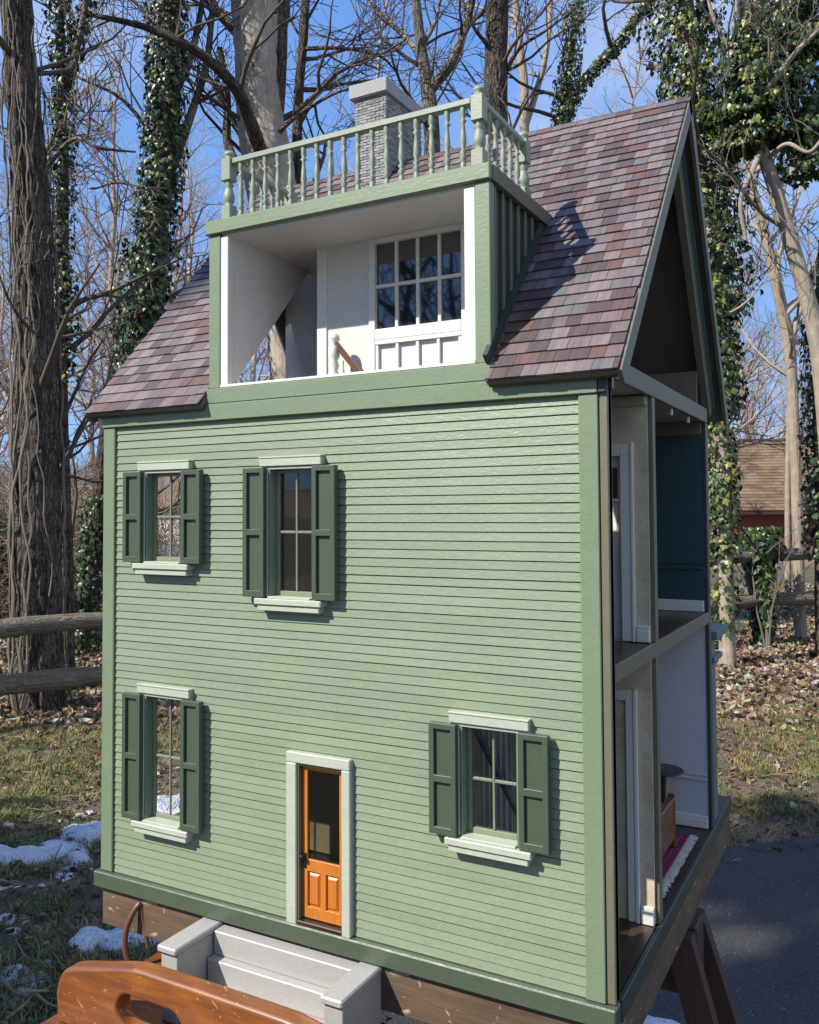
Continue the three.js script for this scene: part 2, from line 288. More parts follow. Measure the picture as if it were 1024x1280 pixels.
// ---- front door
{
  const g = new THREE.Group(); g.name = numbered('door'); house.add(g); g.userData.label = 'orange varnished front door with a tall glass pane';
  const { x0, x1, y1 } = DOOR;
  part(g, 'casing', [bev(x0 - 0.0140, x0 - 0.0004, -0.0008, y1 + 0.0005, -0.003, 0.0068, 0.0010), bev(x1 + 0.0002, x1 + 0.0112, -0.0008, y1 + 0.0005, -0.003, 0.0068, 0.0010), bev(x0 - 0.0140, x1 + 0.0112, y1 + 0.0008, y1 + 0.0124, -0.003, 0.0070, 0.0010)], M.casing);
  part(g, 'jamb', [box(x0, x0 + 0.0016, 0.002, y1, -0.0118, 0.0040), box(x1 - 0.0012, x1, 0.002, y1, -0.0118, 0.0040), box(x0 + 0.0016, x1 - 0.0012, y1 - 0.0016, y1, -0.0118, 0.0040)], M.grey);
  part(g, 'threshold', bev(x0, x1, -0.0001, 0.0042, -0.0118, 0.0062, 0.0008), M.darkwood);
  const a = x0 + 0.0022, b = x1 - 0.0016, z0 = -0.0068, z1 = -0.0020, s = 0.0068, c = (a + b) / 2;
  const hs = [rect(a + s, b - s * 0.9, 0.0690, 0.1660), rect(a + s, c - 0.0035, 0.0180, 0.0560), rect(c + 0.0035, b - s, 0.0180, 0.0560)];
  const slab = part(g, 'door_leaf', boxUV(plate(rect(a, b, 0.0055, 0.1715), hs, z0, z1, 0.0006)), M.door);
  void slab;
  for (const [u, v] of [[a + s, c - 0.0035], [c + 0.0035, b - s]]) {
    const P = [[u + 0.0006, 0.0186, z1 - 0.0030], [v - 0.0006, 0.0186, z1 - 0.0030], [v - 0.0006, 0.0554, z1 - 0.0030], [u + 0.0006, 0.0554, z1 - 0.0030]], e = 0.0032;
    part(g, 'raised_panel', [hex([...P, ...P.map(([x, y, z], i) => [x + (i === 0 || i === 3 ? e : -e), y + (i < 2 ? e : -e), z + 0.0028])]), box(u - 0.0005, v + 0.0005, 0.0175, 0.0565, z0 + 0.0008, z1 - 0.0029)], M.door);
  }
  part(g, 'pane', box(a + s - 0.0008, b - s * 0.9 + 0.0008, 0.0682, 0.1668, -0.0048, -0.0042), M.darkglass);
  part(g, 'lock_plate', bev(a + 0.0012, a + 0.0058, 0.0590, 0.0760, z1, z1 + 0.0012, 0.0004), M.black);
  part(g, 'knob', [new THREE.SphereGeometry(0.0026, 14, 10).translate(a + 0.0032, 0.0728, z1 + 0.0062).toNonIndexed(), new THREE.CylinderGeometry(0.0009, 0.0012, 0.005, 10).rotateX(Math.PI / 2).translate(a + 0.0032, 0.0728, z1 + 0.003).toNonIndexed()], M.black);
}

// ---- floors, base, walls inside
const floorPlanks = (parent, y, x0, x1, z0, z1) => { let x = x0, k = 0; while (x < x1 - 0.001) { const w = Math.min(0.0105 + 0.002 * R(), x1 - x); part(parent, 'floorboard', box(x + 0.0002, x + w - 0.0002, y - 0.0008, y + 0.0016 + 0.0002 * R(), z0, z1), M.floor[Math.floor(R() * 2.2)]); x += w; if (++k > 60) break; } };
const base = part(house, 'base_box', [bev(-0.0005, 0.6560, -0.0680, -0.0200, -0.6600, 0.0000, 0.0012), box(0.001, 0.6555, -0.0200, -0.0126, -0.659, -0.0105)], M.ply, 'weathered brown plywood base box');
void base;
const lowFloor = part(house, 'lower_floor', box(0.001, 0.6545, -0.0124, 0.0000, -0.6600, -0.0122), M.darkwood);
floorPlanks(lowFloor, 0.0002, 0.30, 0.6545, -0.1695, -0.0125);
part(house, 'floor_edge', [bev(0.6547, 0.6600, -0.0195, 0.0014, -0.6600, -0.0104, 0.0008)], M.darkgreen);
const midFloor = part(house, 'upper_floor', box(0.012, 0.6530, 0.2905, 0.3030, -0.5, -0.0122), M.cream);
floorPlanks(midFloor, 0.3036, 0.30, 0.6530, -0.1695, -0.0125); floorPlanks(midFloor, 0.3036, 0.44, 0.6530, -0.4998, -0.1865);
part(house, 'floor_edge', bev(0.6532, 0.6575, 0.2890, 0.3052, -0.5125, -0.0121, 0.0007), M.grey);
part(house, 'attic_floor', [box(0.012, 0.300, 0.5790, 0.5975, -0.5, -0.0122), box(0.300, 0.548, 0.5790, 0.5975, -0.5, -0.0940), box(0.548, 0.6530, 0.5790, 0.5975, -0.5, -0.0122)], M.beige);
part(house, 'attic_floorboard', [box(0.012, 0.300, 0.5976, 0.5990, -0.5, -0.0122), box(0.300, 0.510, 0.5976, 0.5990, -0.5, -0.0945)], M.bedwood);
part(house, 'gable_beam', bev(0.6532, 0.6585, 0.5765, 0.5975, -0.5125, -0.0005, 0.0008), M.grey);
// left end wall, with a window on each floor
const LW = [[-0.150, -0.040, 0.030, 0.262], [-0.150, -0.040, 0.345, 0.520]];
const left = part(house, 'left_wall', boxUV(plate(rect(0.0122, DEP, 0.0002, 0.5785), LW.map(([a, b, c, d]) => rect(-b, -a, c, d)), 0, 0.010).rotateY(Math.PI / 2).translate(0.0005, 0, 0)), M.board);
for (const [a, b, c, d] of LW) part(left, 'window_frame', [box(0.002, 0.008, c, c + 0.004, a, b), box(0.002, 0.008, d - 0.004, d, a, b), box(0.002, 0.008, c + 0.004, d - 0.004, a, a + 0.004), box(0.002, 0.008, c + 0.004, d - 0.004, b - 0.004, b)], M.white);
// back wall, with a window low down
const bwHoles = [rect(0.500, 0.541, 0.036, 0.184)];
const back = part(house, 'back_wall', boxUV(plate(rect(0.0105, 0.6532, 0.0003, 0.5785), bwHoles, -0.512, -0.500)), M.bluegrey);
part(back, 'upper_lining', box(0.30, 0.6525, 0.3056, 0.5588, -0.4998, -0.4985), M.teal); part(back, 'cornice', bev(0.30, 0.6525, 0.5590, 0.5780, -0.4999, -0.4960, 0.0010), M.grey);
part(back, 'chair_rail', [bev(0.30, 0.6525, 0.3655, 0.3695, -0.4984, -0.4950), bev(0.30, 0.6525, 0.3735, 0.3762, -0.4984, -0.4965)], M.teal);
part(back, 'baseboard', [bev(0.30, 0.6525, 0.3056, 0.3175, -0.4984, -0.4940), bev(0.30, 0.6525, 0.3176, 0.3215, -0.4984, -0.4955)], M.white);
part(back, 'chair_rail', [bev(0.5455, 0.6525, 0.0670, 0.0708, -0.4999, -0.4960), bev(0.5455, 0.6525, 0.0735, 0.0762, -0.4999, -0.4975)], M.bluegrey);
part(back, 'baseboard', [bev(0.30, 0.6525, 0.0006, 0.0135, -0.4999, -0.4950), bev(0.30, 0.6525, 0.0136, 0.0180, -0.4999, -0.4965)], M.white);
part(back, 'window_frame', [box(0.496, 0.5001, 0.030, 0.190, -0.4999, -0.4955), box(0.541, 0.5455, 0.030, 0.190, -0.4999, -0.4955), box(0.5001, 0.541, 0.1841, 0.190, -0.4999, -0.4955), box(0.5001, 0.541, 0.030, 0.036, -0.4999, -0.4955), box(0.5001, 0.541, 0.106, 0.111, -0.507, -0.501), box(0.519, 0.522, 0.111, 0.184, -0.507, -0.501)], M.white);
part(back, 'end_trim', bev(0.6533, 0.6585, 0.0015, 0.2885, -0.5130, -0.4975, 0.0008), M.darkgreen); part(back, 'end_trim', bev(0.6533, 0.6585, 0.3055, 0.5760, -0.5130, -0.4975, 0.0008), M.darkgreen);
part(back, 'corner_board', bev(0.6440, 0.6580, 0.0015, 0.5760, -0.5180, -0.5132, 0.0008), M.tealLight);
// partition between front and back rooms
const doorU = [0.5630, 0.6225, 0.3055, 0.5110], doorL = [0.5620, 0.6247, 0.0015, 0.2405];
const partition = part(house, 'partition', boxUV(plate(rect(0.0105, 0.6530, 0.0020, 0.5785), [rect(...doorL), rect(...doorU)], -0.1860, -0.1700)), M.wallpaper);
part(partition, 'end_post', bev(0.6532, 0.6580, 0.0015, 0.2888, -0.1870, -0.1735, 0.0006), M.grey); part(partition, 'end_post', bev(0.6532, 0.6580, 0.3054, 0.5763, -0.1870, -0.1735, 0.0006), M.grey);
part(partition, 'door_casing', [bev(0.6228, 0.6344, 0.3060, 0.5246, -0.1699, -0.1655), bev(0.5490, 0.5627, 0.3060, 0.5246, -0.1699, -0.1655), bev(0.5628, 0.6227, 0.5112, 0.5246, -0.1699, -0.1655), bev(0.6345, 0.6378, 0.3060, 0.5262, -0.1699, -0.1640, 0.0005)], M.white);
part(partition, 'door_casing', [bev(0.6250, 0.6340, 0.0020, 0.2520, -0.1699, -0.1655), bev(0.6340, 0.6378, 0.0020, 0.2535, -0.1699, -0.1640, 0.0005), bev(0.5480, 0.5617, 0.0020, 0.2520, -0.1699, -0.1655), bev(0.5618, 0.6249, 0.2408, 0.2520, -0.1699, -0.1655)], M.white);
part(partition, 'room_door', [bev(0.5635, 0.6222, 0.3062, 0.4600, -0.1820, -0.1780, 0.0005), bev(0.5700, 0.5900, 0.3200, 0.3750, -0.1785, -0.1772, 0.0005), bev(0.5960, 0.6160, 0.3200, 0.3750, -0.1785, -0.1772, 0.0005), bev(0.5700, 0.5900, 0.3850, 0.4520, -0.1785, -0.1772, 0.0005), bev(0.5960, 0.6160, 0.3850, 0.4520, -0.1785, -0.1772, 0.0005), bev(0.5635, 0.6222, 0.4602, 0.4640, -0.1830, -0.1740, 0.0005), bev(0.5635, 0.6222, 0.4990, 0.5105, -0.1820, -0.1780, 0.0005), bev(0.6170, 0.6222, 0.4641, 0.4989, -0.1820, -0.1780, 0.0005)], M.white);
part(partition, 'transom_pane', box(0.5640, 0.6169, 0.4642, 0.4988, -0.1806, -0.1800), M.mirrorglass);
part(partition, 'baseboard', [bev(0.6387, 0.6530, 0.3060, 0.3200, -0.1699, -0.1645), bev(0.6387, 0.6530, 0.3201, 0.3238, -0.1699, -0.1660)], M.white); part(partition, 'baseboard', [bev(0.6387, 0.6530, 0.0022, 0.0170, -0.1699, -0.1645), bev(0.6387, 0.6530, 0.0171, 0.0212, -0.1699, -0.1660)], M.white);
part(partition, 'cornice', bev(0.32, 0.6530, 0.5660, 0.5780, -0.1699, -0.1640, 0.0015), M.beige);
part(partition, 'panelling', [box(0.06, 0.30, 0.3058, 0.5780, -0.1699, -0.1685)], M.brownwall);
part(house, 'cross_wall', box(0.245, 0.252, 0.3060, 0.5785, -0.1695, -0.1000), M.brownwall); part(house, 'cross_wall', box(0.43, 0.437, 0.0002, 0.2900, -0.4995, -0.1865), M.cream); part(house, 'cross_wall', box(0.43, 0.437, 0.3058, 0.5785, -0.4983, -0.1865), M.teal);
part(house, 'ceiling_peg', [new THREE.CylinderGeometry(0.0022, 0.0022, 0.008, 10).translate(0.652, 0.5720, -0.300).toNonIndexed()], M.white); part(house, 'ceiling_peg', [new THREE.CylinderGeometry(0.0022, 0.0022, 0.008, 10).translate(0.652, 0.5720, -0.405).toNonIndexed()], M.white);
// two flights of stairs along the front wall
const stairs = (yTop, yBot, x0, x1) => {
  const n = 13, g = [], run = (x1 - x0) / n, rise = (yTop - yBot) / n;
  for (let k = 0; k < n; k++) g.push(box(x0 + k * run, x0 + (k + 1) * run + 0.002, yTop - (k + 1) * rise, yTop - (k + 1) * rise + 0.003, -0.0900, -0.0450), box(x0 + k * run, x0 + k * run + 0.002, yTop - (k + 1) * rise + 0.003, yTop - k * rise, -0.0890, -0.0450));
  part(house, 'staircase', g, M.darkwood);
};
stairs(0.598, 0.304, 0.300, 0.470); 
part(house, 'stair_rail', tubeG([[0.470, 0.215, -0.1], [0.560, 0.060, -0.1]], 0.0042, 4), M.darkwood);
// curtains beside the lower right window
{ const pts = [], n = 40, x = 0.470; for (let k = 0; k <= n; k++) pts.push([x + k * 0.0010, -0.120 - 0.0030 * Math.sin(k * 0.9)]); for (let k = n; k >= 0; k--) pts.push([x + k * 0.0010, -0.1208 - 0.0030 * Math.sin(k * 0.9)]); part(house, 'curtain', boxUV(new THREE.ExtrudeGeometry(new THREE.Shape(pts.map(p => new THREE.Vector2(p[0], -p[1]))), { depth: 0.200, bevelEnabled: false }).rotateX(-Math.PI / 2).translate(0, 0.045, 0)), M.cream); }
part(house, 'added_shade_post', bev(0.551, 0.5735, 0.0022, 0.2900, -0.068, -0.054, 0.001), M.darkwood);  // unseen post added only to keep window sun off the lower door casing
// porch pieces behind the back wall
part(house, 'porch_post', [bev(0.640, 0.656, 0.0002, 0.2620, -0.560, -0.530, 0.001)], M.tealLight); part(house, 'porch_bracket', [bev(0.640, 0.664, 0.262, 0.2745, -0.630, -0.528, 0.001), bev(0.640, 0.660, 0.228, 0.236, -0.600, -0.530, 0.001)], M.tealLight);

// ---- roof
const EAVE = new THREE.Vector3(0, 0.5780, 0.0167), RIDGE = new THREE.Vector3(0, 0.9825, -0.3435), UP = RIDGE.clone().sub(EAVE), SL = UP.length(); UP.normalize();
const NR = new THREE.Vector3(0, -UP.z, UP.y), XL = -0.019, XR = 0.672;
const onRoof = (x, s, n) => [x, EAVE.y + UP.y * s + NR.y * n, EAVE.z + UP.z * s + NR.z * n];
const REAR = new THREE.Vector3(0, 0.588, -0.5993), UP2 = RIDGE.clone().sub(REAR), SL2 = UP2.length(); UP2.normalize(); const NR2 = new THREE.Vector3(0, -UP2.z, UP2.y).multiplyScalar(1); NR2.set(0, Math.abs(UP2.z), -Math.abs(UP2.y));
const onRear = (x, s, n) => [x, REAR.y + UP2.y * s + NR2.y * n, REAR.z + UP2.z * s + NR2.z * n];
const slab = (f, x0, x1, s0, s1, n0, n1) => hex([f(x0, s0, n0), f(x1, s0, n0), f(x1, s1, n0), f(x0, s1, n0), f(x0, s0, n1), f(x1, s0, n1), f(x1, s1, n1), f(x0, s1, n1)]);
const DX0 = 0.1733, DX1 = 0.5405, DY = 0.80, SD = (DY - EAVE.y) / UP.y;
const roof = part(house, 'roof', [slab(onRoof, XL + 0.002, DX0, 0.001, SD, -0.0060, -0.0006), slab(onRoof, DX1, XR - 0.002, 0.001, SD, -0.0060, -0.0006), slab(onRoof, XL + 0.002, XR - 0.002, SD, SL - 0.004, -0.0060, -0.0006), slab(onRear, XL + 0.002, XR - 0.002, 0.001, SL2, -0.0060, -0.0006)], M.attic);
{
  const list = [], e = 0.0181, cam = camera.position.clone().sub(house.position);
  for (let k = 0; k * e < SL - 0.004; k++) {
    const s = k * e - 0.001, segs = s < SD - 0.012 ? [[XL, DX0 - 0.0006], [DX1 + 0.0006, XR]] : [[XL, XR]];
    for (const [a, b] of segs) {
      let x = a - (R() * 0.012);
      while (x < b) {
        const w = 0.0145 + 0.0105 * R(), x0 = Math.max(a, x), x1 = Math.min(b, x + w); x += w;
        if (x1 - x0 < 0.002) continue;
        const t = 0.0015 + 0.0006 * R(), g = 0.00022, d = (R() - 0.5) * 0.0009, top = Math.min(s + 0.027, SL);
        const lo = 0.0015 + 0.0003 * R();
        list.push({ d: new THREE.Vector3(...onRoof((x0 + x1) / 2, s, 0)).distanceTo(cam) * (((x0 + x1) / 2 > 0.14 && (x0 + x1) / 2 < 0.53 && s > SD) ? 1.5 : 1), m: Math.floor(Math.pow(R(), 1.1) * 8), r: R(),
          g: hex([onRoof(x0 + g, s + d, lo), onRoof(x1 - g, s + d, lo), onRoof(x1 - g, top, 0.0002), onRoof(x0 + g, top, 0.0002), onRoof(x0 + g, s + d, lo + t), onRoof(x1 - g, s + d, lo + t), onRoof(x1 - g, top, 0.0008), onRoof(x0 + g, top, 0.0008)]) });
      }
    }
  }
  for (const q of list) { const uv = q.g.attributes.uv, ox = q.r * 3.1, oy = q.r * 7.7; for (let i = 0; i < uv.count; i++) { const p = q.g.attributes.position; uv.setXY(i, p.getX(i) + ox, (p.getY(i)) * 1.4 + oy); } }
  list.sort((a, b) => a.d - b.d);
  for (const q of list.slice(0, 300)) part(roof, 'shingle', q.g, M.shingle[q.m]);
  const rest = list.slice(300);
  for (let m = 0; m < 8; m++) { const gs = rest.filter(q => q.m === m).map(q => q.g); if (gs.length) part(roof, 'far_shingles', gs, M.shingle[m]).userData.kind = 'stuff'; }
  part(roof, 'ridge_cap', [slab(onRear, XL, XR, SL2 - 0.014, SL2 + 0.0010, 0.0006, 0.0026)], M.shingle[4]);
  part(roof, 'rear_shingles', slab(onRear, XL, XR, 0, SL2 - 0.0145, -0.0005, 0.0015), M.shingle[2]);
  // rake boards along the gable edges, soffit boards, gable frames
  for (const [x0, x1, xi] of [[XR - 0.0018, XR + 0.0028, 1], [XL - 0.0028, XL + 0.0018, -1]]) {
    part(roof, 'rake_board', slab(onRoof, x0, x1, 0.000, SL - 0.001, -0.0175, -0.0002), M.grey);
    part(roof, 'rake_board', slab(onRear, x0, x1, 0.000, SL2 - 0.001, -0.0175, -0.0002), M.grey);
    const f0 = xi > 0 ? 0.6480 : 0.0005, f1 = f0 + 0.0095;
    part(roof, 'gable_rafter', slab(onRoof, f0, f1, 0.050, SL - 0.020, xi > 0 ? -0.0420 : -0.0150, -0.0062), M.darkgreen);
    part(roof, 'gable_rafter', slab(onRear, f0, f1, 0.030, SL2 - 0.030, -0.0480, -0.0062), M.grey);
    part(roof, 'gable_trim', slab(onRear, f1 + 0.0001, f1 + 0.0040, 0.030, SL2 - 0.030, -0.0160, -0.0062), M.tealLight);
  }
  part(roof, 'eave_board', [slab(onRoof, XL + 0.003, DX0 - 0.001, 0.0012, 0.0040, -0.0095, -0.0061), slab(onRoof, DX1 + 0.001, XR - 0.003, 0.0012, 0.0040, -0.0095, -0.0061)], M.darkgreen);
  part(roof, 'hook', [bev(0.6560, 0.6600, 0.5640, 0.5790, -0.012, -0.004, 0.0006)], M.black);
}
// attic king post seen behind the front rake, low back wall of the attic
part(house, 'turned_post', turned([[0.001, 0], [0.006, 0.001], [0.006, 0.012], [0.003, 0.016], [0.0055, 0.024], [0.0025, 0.032], [0.006, 0.042], [0.0035, 0.060], [0.0045, 0.075], [0.002, 0.09], [0.001, 0.094]], 0.622, 0.598, -0.105), M.black);
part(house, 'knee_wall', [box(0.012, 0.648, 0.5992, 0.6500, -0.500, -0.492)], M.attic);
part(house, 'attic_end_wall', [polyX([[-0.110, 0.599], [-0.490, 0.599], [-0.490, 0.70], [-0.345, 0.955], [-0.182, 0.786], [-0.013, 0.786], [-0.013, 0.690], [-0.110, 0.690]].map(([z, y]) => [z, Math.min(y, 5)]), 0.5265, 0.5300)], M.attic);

part(house, 'attic_wall', box(0.026, 0.5264, 0.5992, 0.9200, -0.3560, -0.3500), M.white);
part(house, 'gable_panel', slab(onRear, 0.0105, 0.0135, 0.030, SL2 - 0.120, -0.1250, -0.0062), M.white);
// ---- dormer: open porch front with white lining, partition and window
const dormer = new THREE.Group(); dormer.name = numbered('dormer'); house.add(dormer); dormer.userData.label = 'open front dormer with a white lining';
part(dormer, 'roof_deck', [bev(0.1725, 0.5415, 0.7842, 0.7995, -0.1905, -0.0006, 0.0008)], M.board);
part(dormer, 'fascia', [bev(0.1712, 0.5428, 0.7832, 0.8002, -0.0005, 0.0062, 0.0012)], M.board); part(dormer, 'fascia', [bev(0.5416, 0.5440, 0.7832, 0.8000, -0.1890, -0.0006, 0.0007)], M.grey); part(dormer, 'fascia', [bev(0.1700, 0.1724, 0.7832, 0.8000, -0.1890, -0.0006, 0.0007)], M.grey);
part(dormer, 'ceiling', [box(0.1925, 0.5260, 0.7795, 0.7841, -0.2000, -0.0015)], M.white);
part(dormer, 'corner_post', bev(0.1746, 0.1918, 0.5984, 0.7830, -0.0100, 0.0022, 0.0008), M.board); part(dormer, 'corner_post', bev(0.5243, 0.5408, 0.5984, 0.7830, -0.0100, 0.0022, 0.0008), M.board);
part(dormer, 'lining', bev(0.1921, 0.2030, 0.6022, 0.7794, -0.0100, 0.0012, 0.0006), M.white); part(dormer, 'lining', bev(0.5118, 0.5240, 0.6022, 0.7794, -0.0100, 0.0012, 0.0006), M.white);
part(dormer, 'sill', bev(0.1921, 0.5240, 0.5986, 0.6020, -0.0150, 0.0030, 0.0006), M.white);
// cheek walls: the triangles between the roof slope and the dormer deck
const cheek = (x0, x1) => polyX([[-0.0102, 0.6035], [-0.0102, 0.7794], [-0.1680, 0.7794]], x0, x1);
part(dormer, 'cheek', cheek(0.1921, 0.2030), M.white); part(dormer, 'cheek', cheek(0.5150, 0.5240), M.white);
part(dormer, 'cheek_board', polyX([[-0.0102, 0.5990], [-0.0102, 0.7830], [-0.1700, 0.7830]], 0.5245, 0.5360), M.darkgreen); part(dormer, 'cheek_board', polyX([[-0.0102, 0.5990], [-0.0102, 0.7830], [-0.1700, 0.7830]], 0.1780, 0.1918), M.darkgreen);
for (let k = 0; k < 7; k++) { const z = -0.0140 - k * 0.0215, yb = EAVE.y - (z - EAVE.z) * UP.y / -UP.z; part(dormer, 'batten', bev(0.5361, 0.5395, Math.max(0.600, yb), 0.7830, z - 0.0048, z, 0.0005), M.grey); }
part(dormer, 'roof_flashing', slab(onRoof, 0.5362, 0.5412, 0.022, SD - 0.02, 0.0042, 0.0150), M.darkgreen);
// partition inside
const PZ = -0.0950;
part(dormer, 'partition', box(0.2690, 0.3410, 0.5992, 0.7794, PZ - 0.006, PZ), M.cream); part(dormer, 'door_post', bev(0.2655, 0.2800, 0.5992, 0.7794, PZ - 0.0061, PZ + 0.0022, 0.0006), M.white);
const screen = part(dormer, 'window_screen', [bev(0.3412, 0.3500, 0.5992, 0.7793, PZ - 0.006, PZ + 0.003, 0.0006), bev(0.4640, 0.5148, 0.5992, 0.7793, PZ - 0.006, PZ + 0.003, 0.0006), bev(0.3501, 0.4639, 0.7725, 0.7793, PZ - 0.006, PZ + 0.003, 0.0006), bev(0.3501, 0.4639, 0.6555, 0.6690, PZ - 0.006, PZ + 0.003, 0.0006), box(0.3501, 0.4639, 0.5992, 0.6554, PZ - 0.006, PZ - 0.002), bev(0.3501, 0.4639, 0.5994, 0.6150, PZ - 0.0019, PZ + 0.002, 0.0005), bev(0.3501, 0.4639, 0.6500, 0.6554, PZ - 0.0019, PZ + 0.003, 0.0005), ...[0.3502, 0.3777, 0.4050, 0.4322, 0.4598].map(x => bev(x, x + 0.0040, 0.6151, 0.6499, PZ - 0.0019, PZ + 0.002, 0.0004))], M.white);
void screen;
for (let i = 0; i < 4; i++) for (let j = 0; j < 2; j++) { const x0 = 0.3501 + i * 0.02845, y0 = 0.6691 + j * 0.0517; part(dormer, 'pane', box(x0 + 0.0004, x0 + 0.0281, y0 + 0.0003, y0 + 0.0514, PZ - 0.0030, PZ - 0.0024), M.mirrorglass); }
for (let i = 1; i < 4; i++) part(dormer, 'muntin', bev(0.3501 + i * 0.02845 - 0.0020, 0.3501 + i * 0.02845 + 0.0020, 0.6691, 0.7724, PZ - 0.005, PZ + 0.001, 0.0004), M.white);
part(dormer, 'muntin', bev(0.3501, 0.4639, 0.7185, 0.7225, PZ - 0.0048, PZ + 0.0014, 0.0004), M.white);
{
  const prof = [[0.0007, 0], [0.0071, 0], [0.0071, 0.014], [0.0043, 0.017], [0.0065, 0.023], [0.0043, 0.030], [0.0071, 0.034], [0.0071, 0.046], [0.0043, 0.049], [0.0074, 0.055], [0.0062, 0.060], [0.0014, 0.063]];
  part(dormer, 'stair_newel', turned(prof, 0.3060, 0.6022, -0.0700, 16), M.white);
  part(dormer, 'stair_handrail', bev(0, 0.085, -0.0031, 0.0031, -0.0034, 0.0034, 0.0010).rotateZ(-0.86).translate(0.3090, 0.6520, -0.0700), M.bedwood);
  for (const x of [0.3185, 0.3290]) part(dormer, 'stair_baluster', turned([[0.0019, 0], [0.0015, 0.008], [0.0024, 0.014], [0.0015, 0.02], [0.0016, 0.0285]], x, 0.6022, -0.0700, 8), M.white);
}

// ---- railing round the dormer deck
const railing = new THREE.Group(); railing.name = numbered('railing'); house.add(railing); railing.userData.label = 'turned baluster railing round the dormer deck';
{
  const newel = (x, z) => part(railing, 'newel_post', [bev(x - 0.0068, x + 0.0068, DY, DY + 0.0185, z - 0.0068, z + 0.0068, 0.0008), turned([[0.0062, 0.0185], [0.0045, 0.0205], [0.0064, 0.0235], [0.0070, 0.0300], [0.0052, 0.0370], [0.0040, 0.0405], [0.0060, 0.0430], [0.0042, 0.0455], [0.0058, 0.0478]], x, DY, z, 16), bev(x - 0.0068, x + 0.0068, DY + 0.0478, DY + 0.0750, z - 0.0068, z + 0.0068, 0.0008), turned([[0.0064, 0.0750], [0.0048, 0.0770], [0.0064, 0.0795], [0.0064, 0.0815], [0.0048, 0.0845], [0.0005, 0.0856]], x, DY, z, 16)], M.rail);
  const bal = (x, z) => part(railing, 'baluster', [turned([[0.0031, 0], [0.0031, 0.009], [0.0015, 0.0105], [0.0041, 0.0145], [0.0017, 0.0180], [0.0040, 0.0205], [0.0017, 0.0230], [0.0036, 0.029], [0.0028, 0.040], [0.0018, 0.0505], [0.0040, 0.053], [0.0015, 0.0555], [0.0033, 0.058], [0.0032, 0.0675]], x, DY, z, 10)], M.rail);
  const xa = 0.1985, xb = 0.5265, zf = -0.0060, zb = -0.1300;
  newel(xa, zf); newel(xb, zf); newel(xb, zb); newel(xa, zb);
  part(railing, 'handrail', bev(xa + 0.0069, xb - 0.0069, DY + 0.0665, DY + 0.0745, zf - 0.0045, zf + 0.0045, 0.0016), M.rail);
  for (const x of [xa, xb]) { part(railing, 'handrail', bev(x - 0.0045, x + 0.0045, DY + 0.0665, DY + 0.0745, zb + 0.0069, zf - 0.0069, 0.0016), M.rail); for (let k = 1; k < 6; k++) bal(x, lerp(zf, zb, k / 6 + 0.01)); }
  for (let k = 1; k < 18; k++) bal(lerp(xa, xb, k / 18), zf);
}

// ---- chimney
{
  const x0 = 0.1925, x1 = 0.2468, z1 = -0.3000, z0 = -0.4120, yb = 0.935, yt = 1.0715;
  const ch = part(house, 'chimney', box(x0 + 0.0012, x1 - 0.0012, 0.90, yt, z0 + 0.0012, z1 - 0.0012), M.mortar);
  part(ch, 'chimney_cap', [bev(0.1855, 0.2510, yt + 0.0003, yt + 0.0215, z0 - 0.007, z1 + 0.006, 0.0012)], M.stone);
  const h = 0.0043, n = 32, shade = [[], [], [], []];
  for (let r = 0; r < n; r++) {
    const y0 = yb + r * h, y1 = Math.min(y0 + h - 0.0004, yt), off = r % 2 ? 0.5 : 0;
    for (const side of [0, 1]) {
      const len = side ? z1 - z0 : x1 - x0, bw = 0.0145; let u = -off * bw;
      while (u < len) {
        const a = Math.max(0, u), b = Math.min(len, u + bw - 0.0006); u += bw; if (b - a < 0.003) continue;
        const d = R() * 0.0012, mi = Math.floor(R() * 4);
        if (side) shade[mi].push(bev(x1 - 0.003, x1 - 0.0004 + d, y0, y1, z1 - b - 0.0002, z1 - a - 0.0008, 0.0005)); else part(ch, 'brick', bev(x0 + a, x0 + b, y0, y1, z1 - 0.003, z1 - 0.0004 + d, 0.0005), M.brick[mi]);
      }
    }
  }
  shade.forEach((g, k) => { part(ch, 'side_bricks', g, M.brick[k]).userData.kind = 'stuff'; });
}

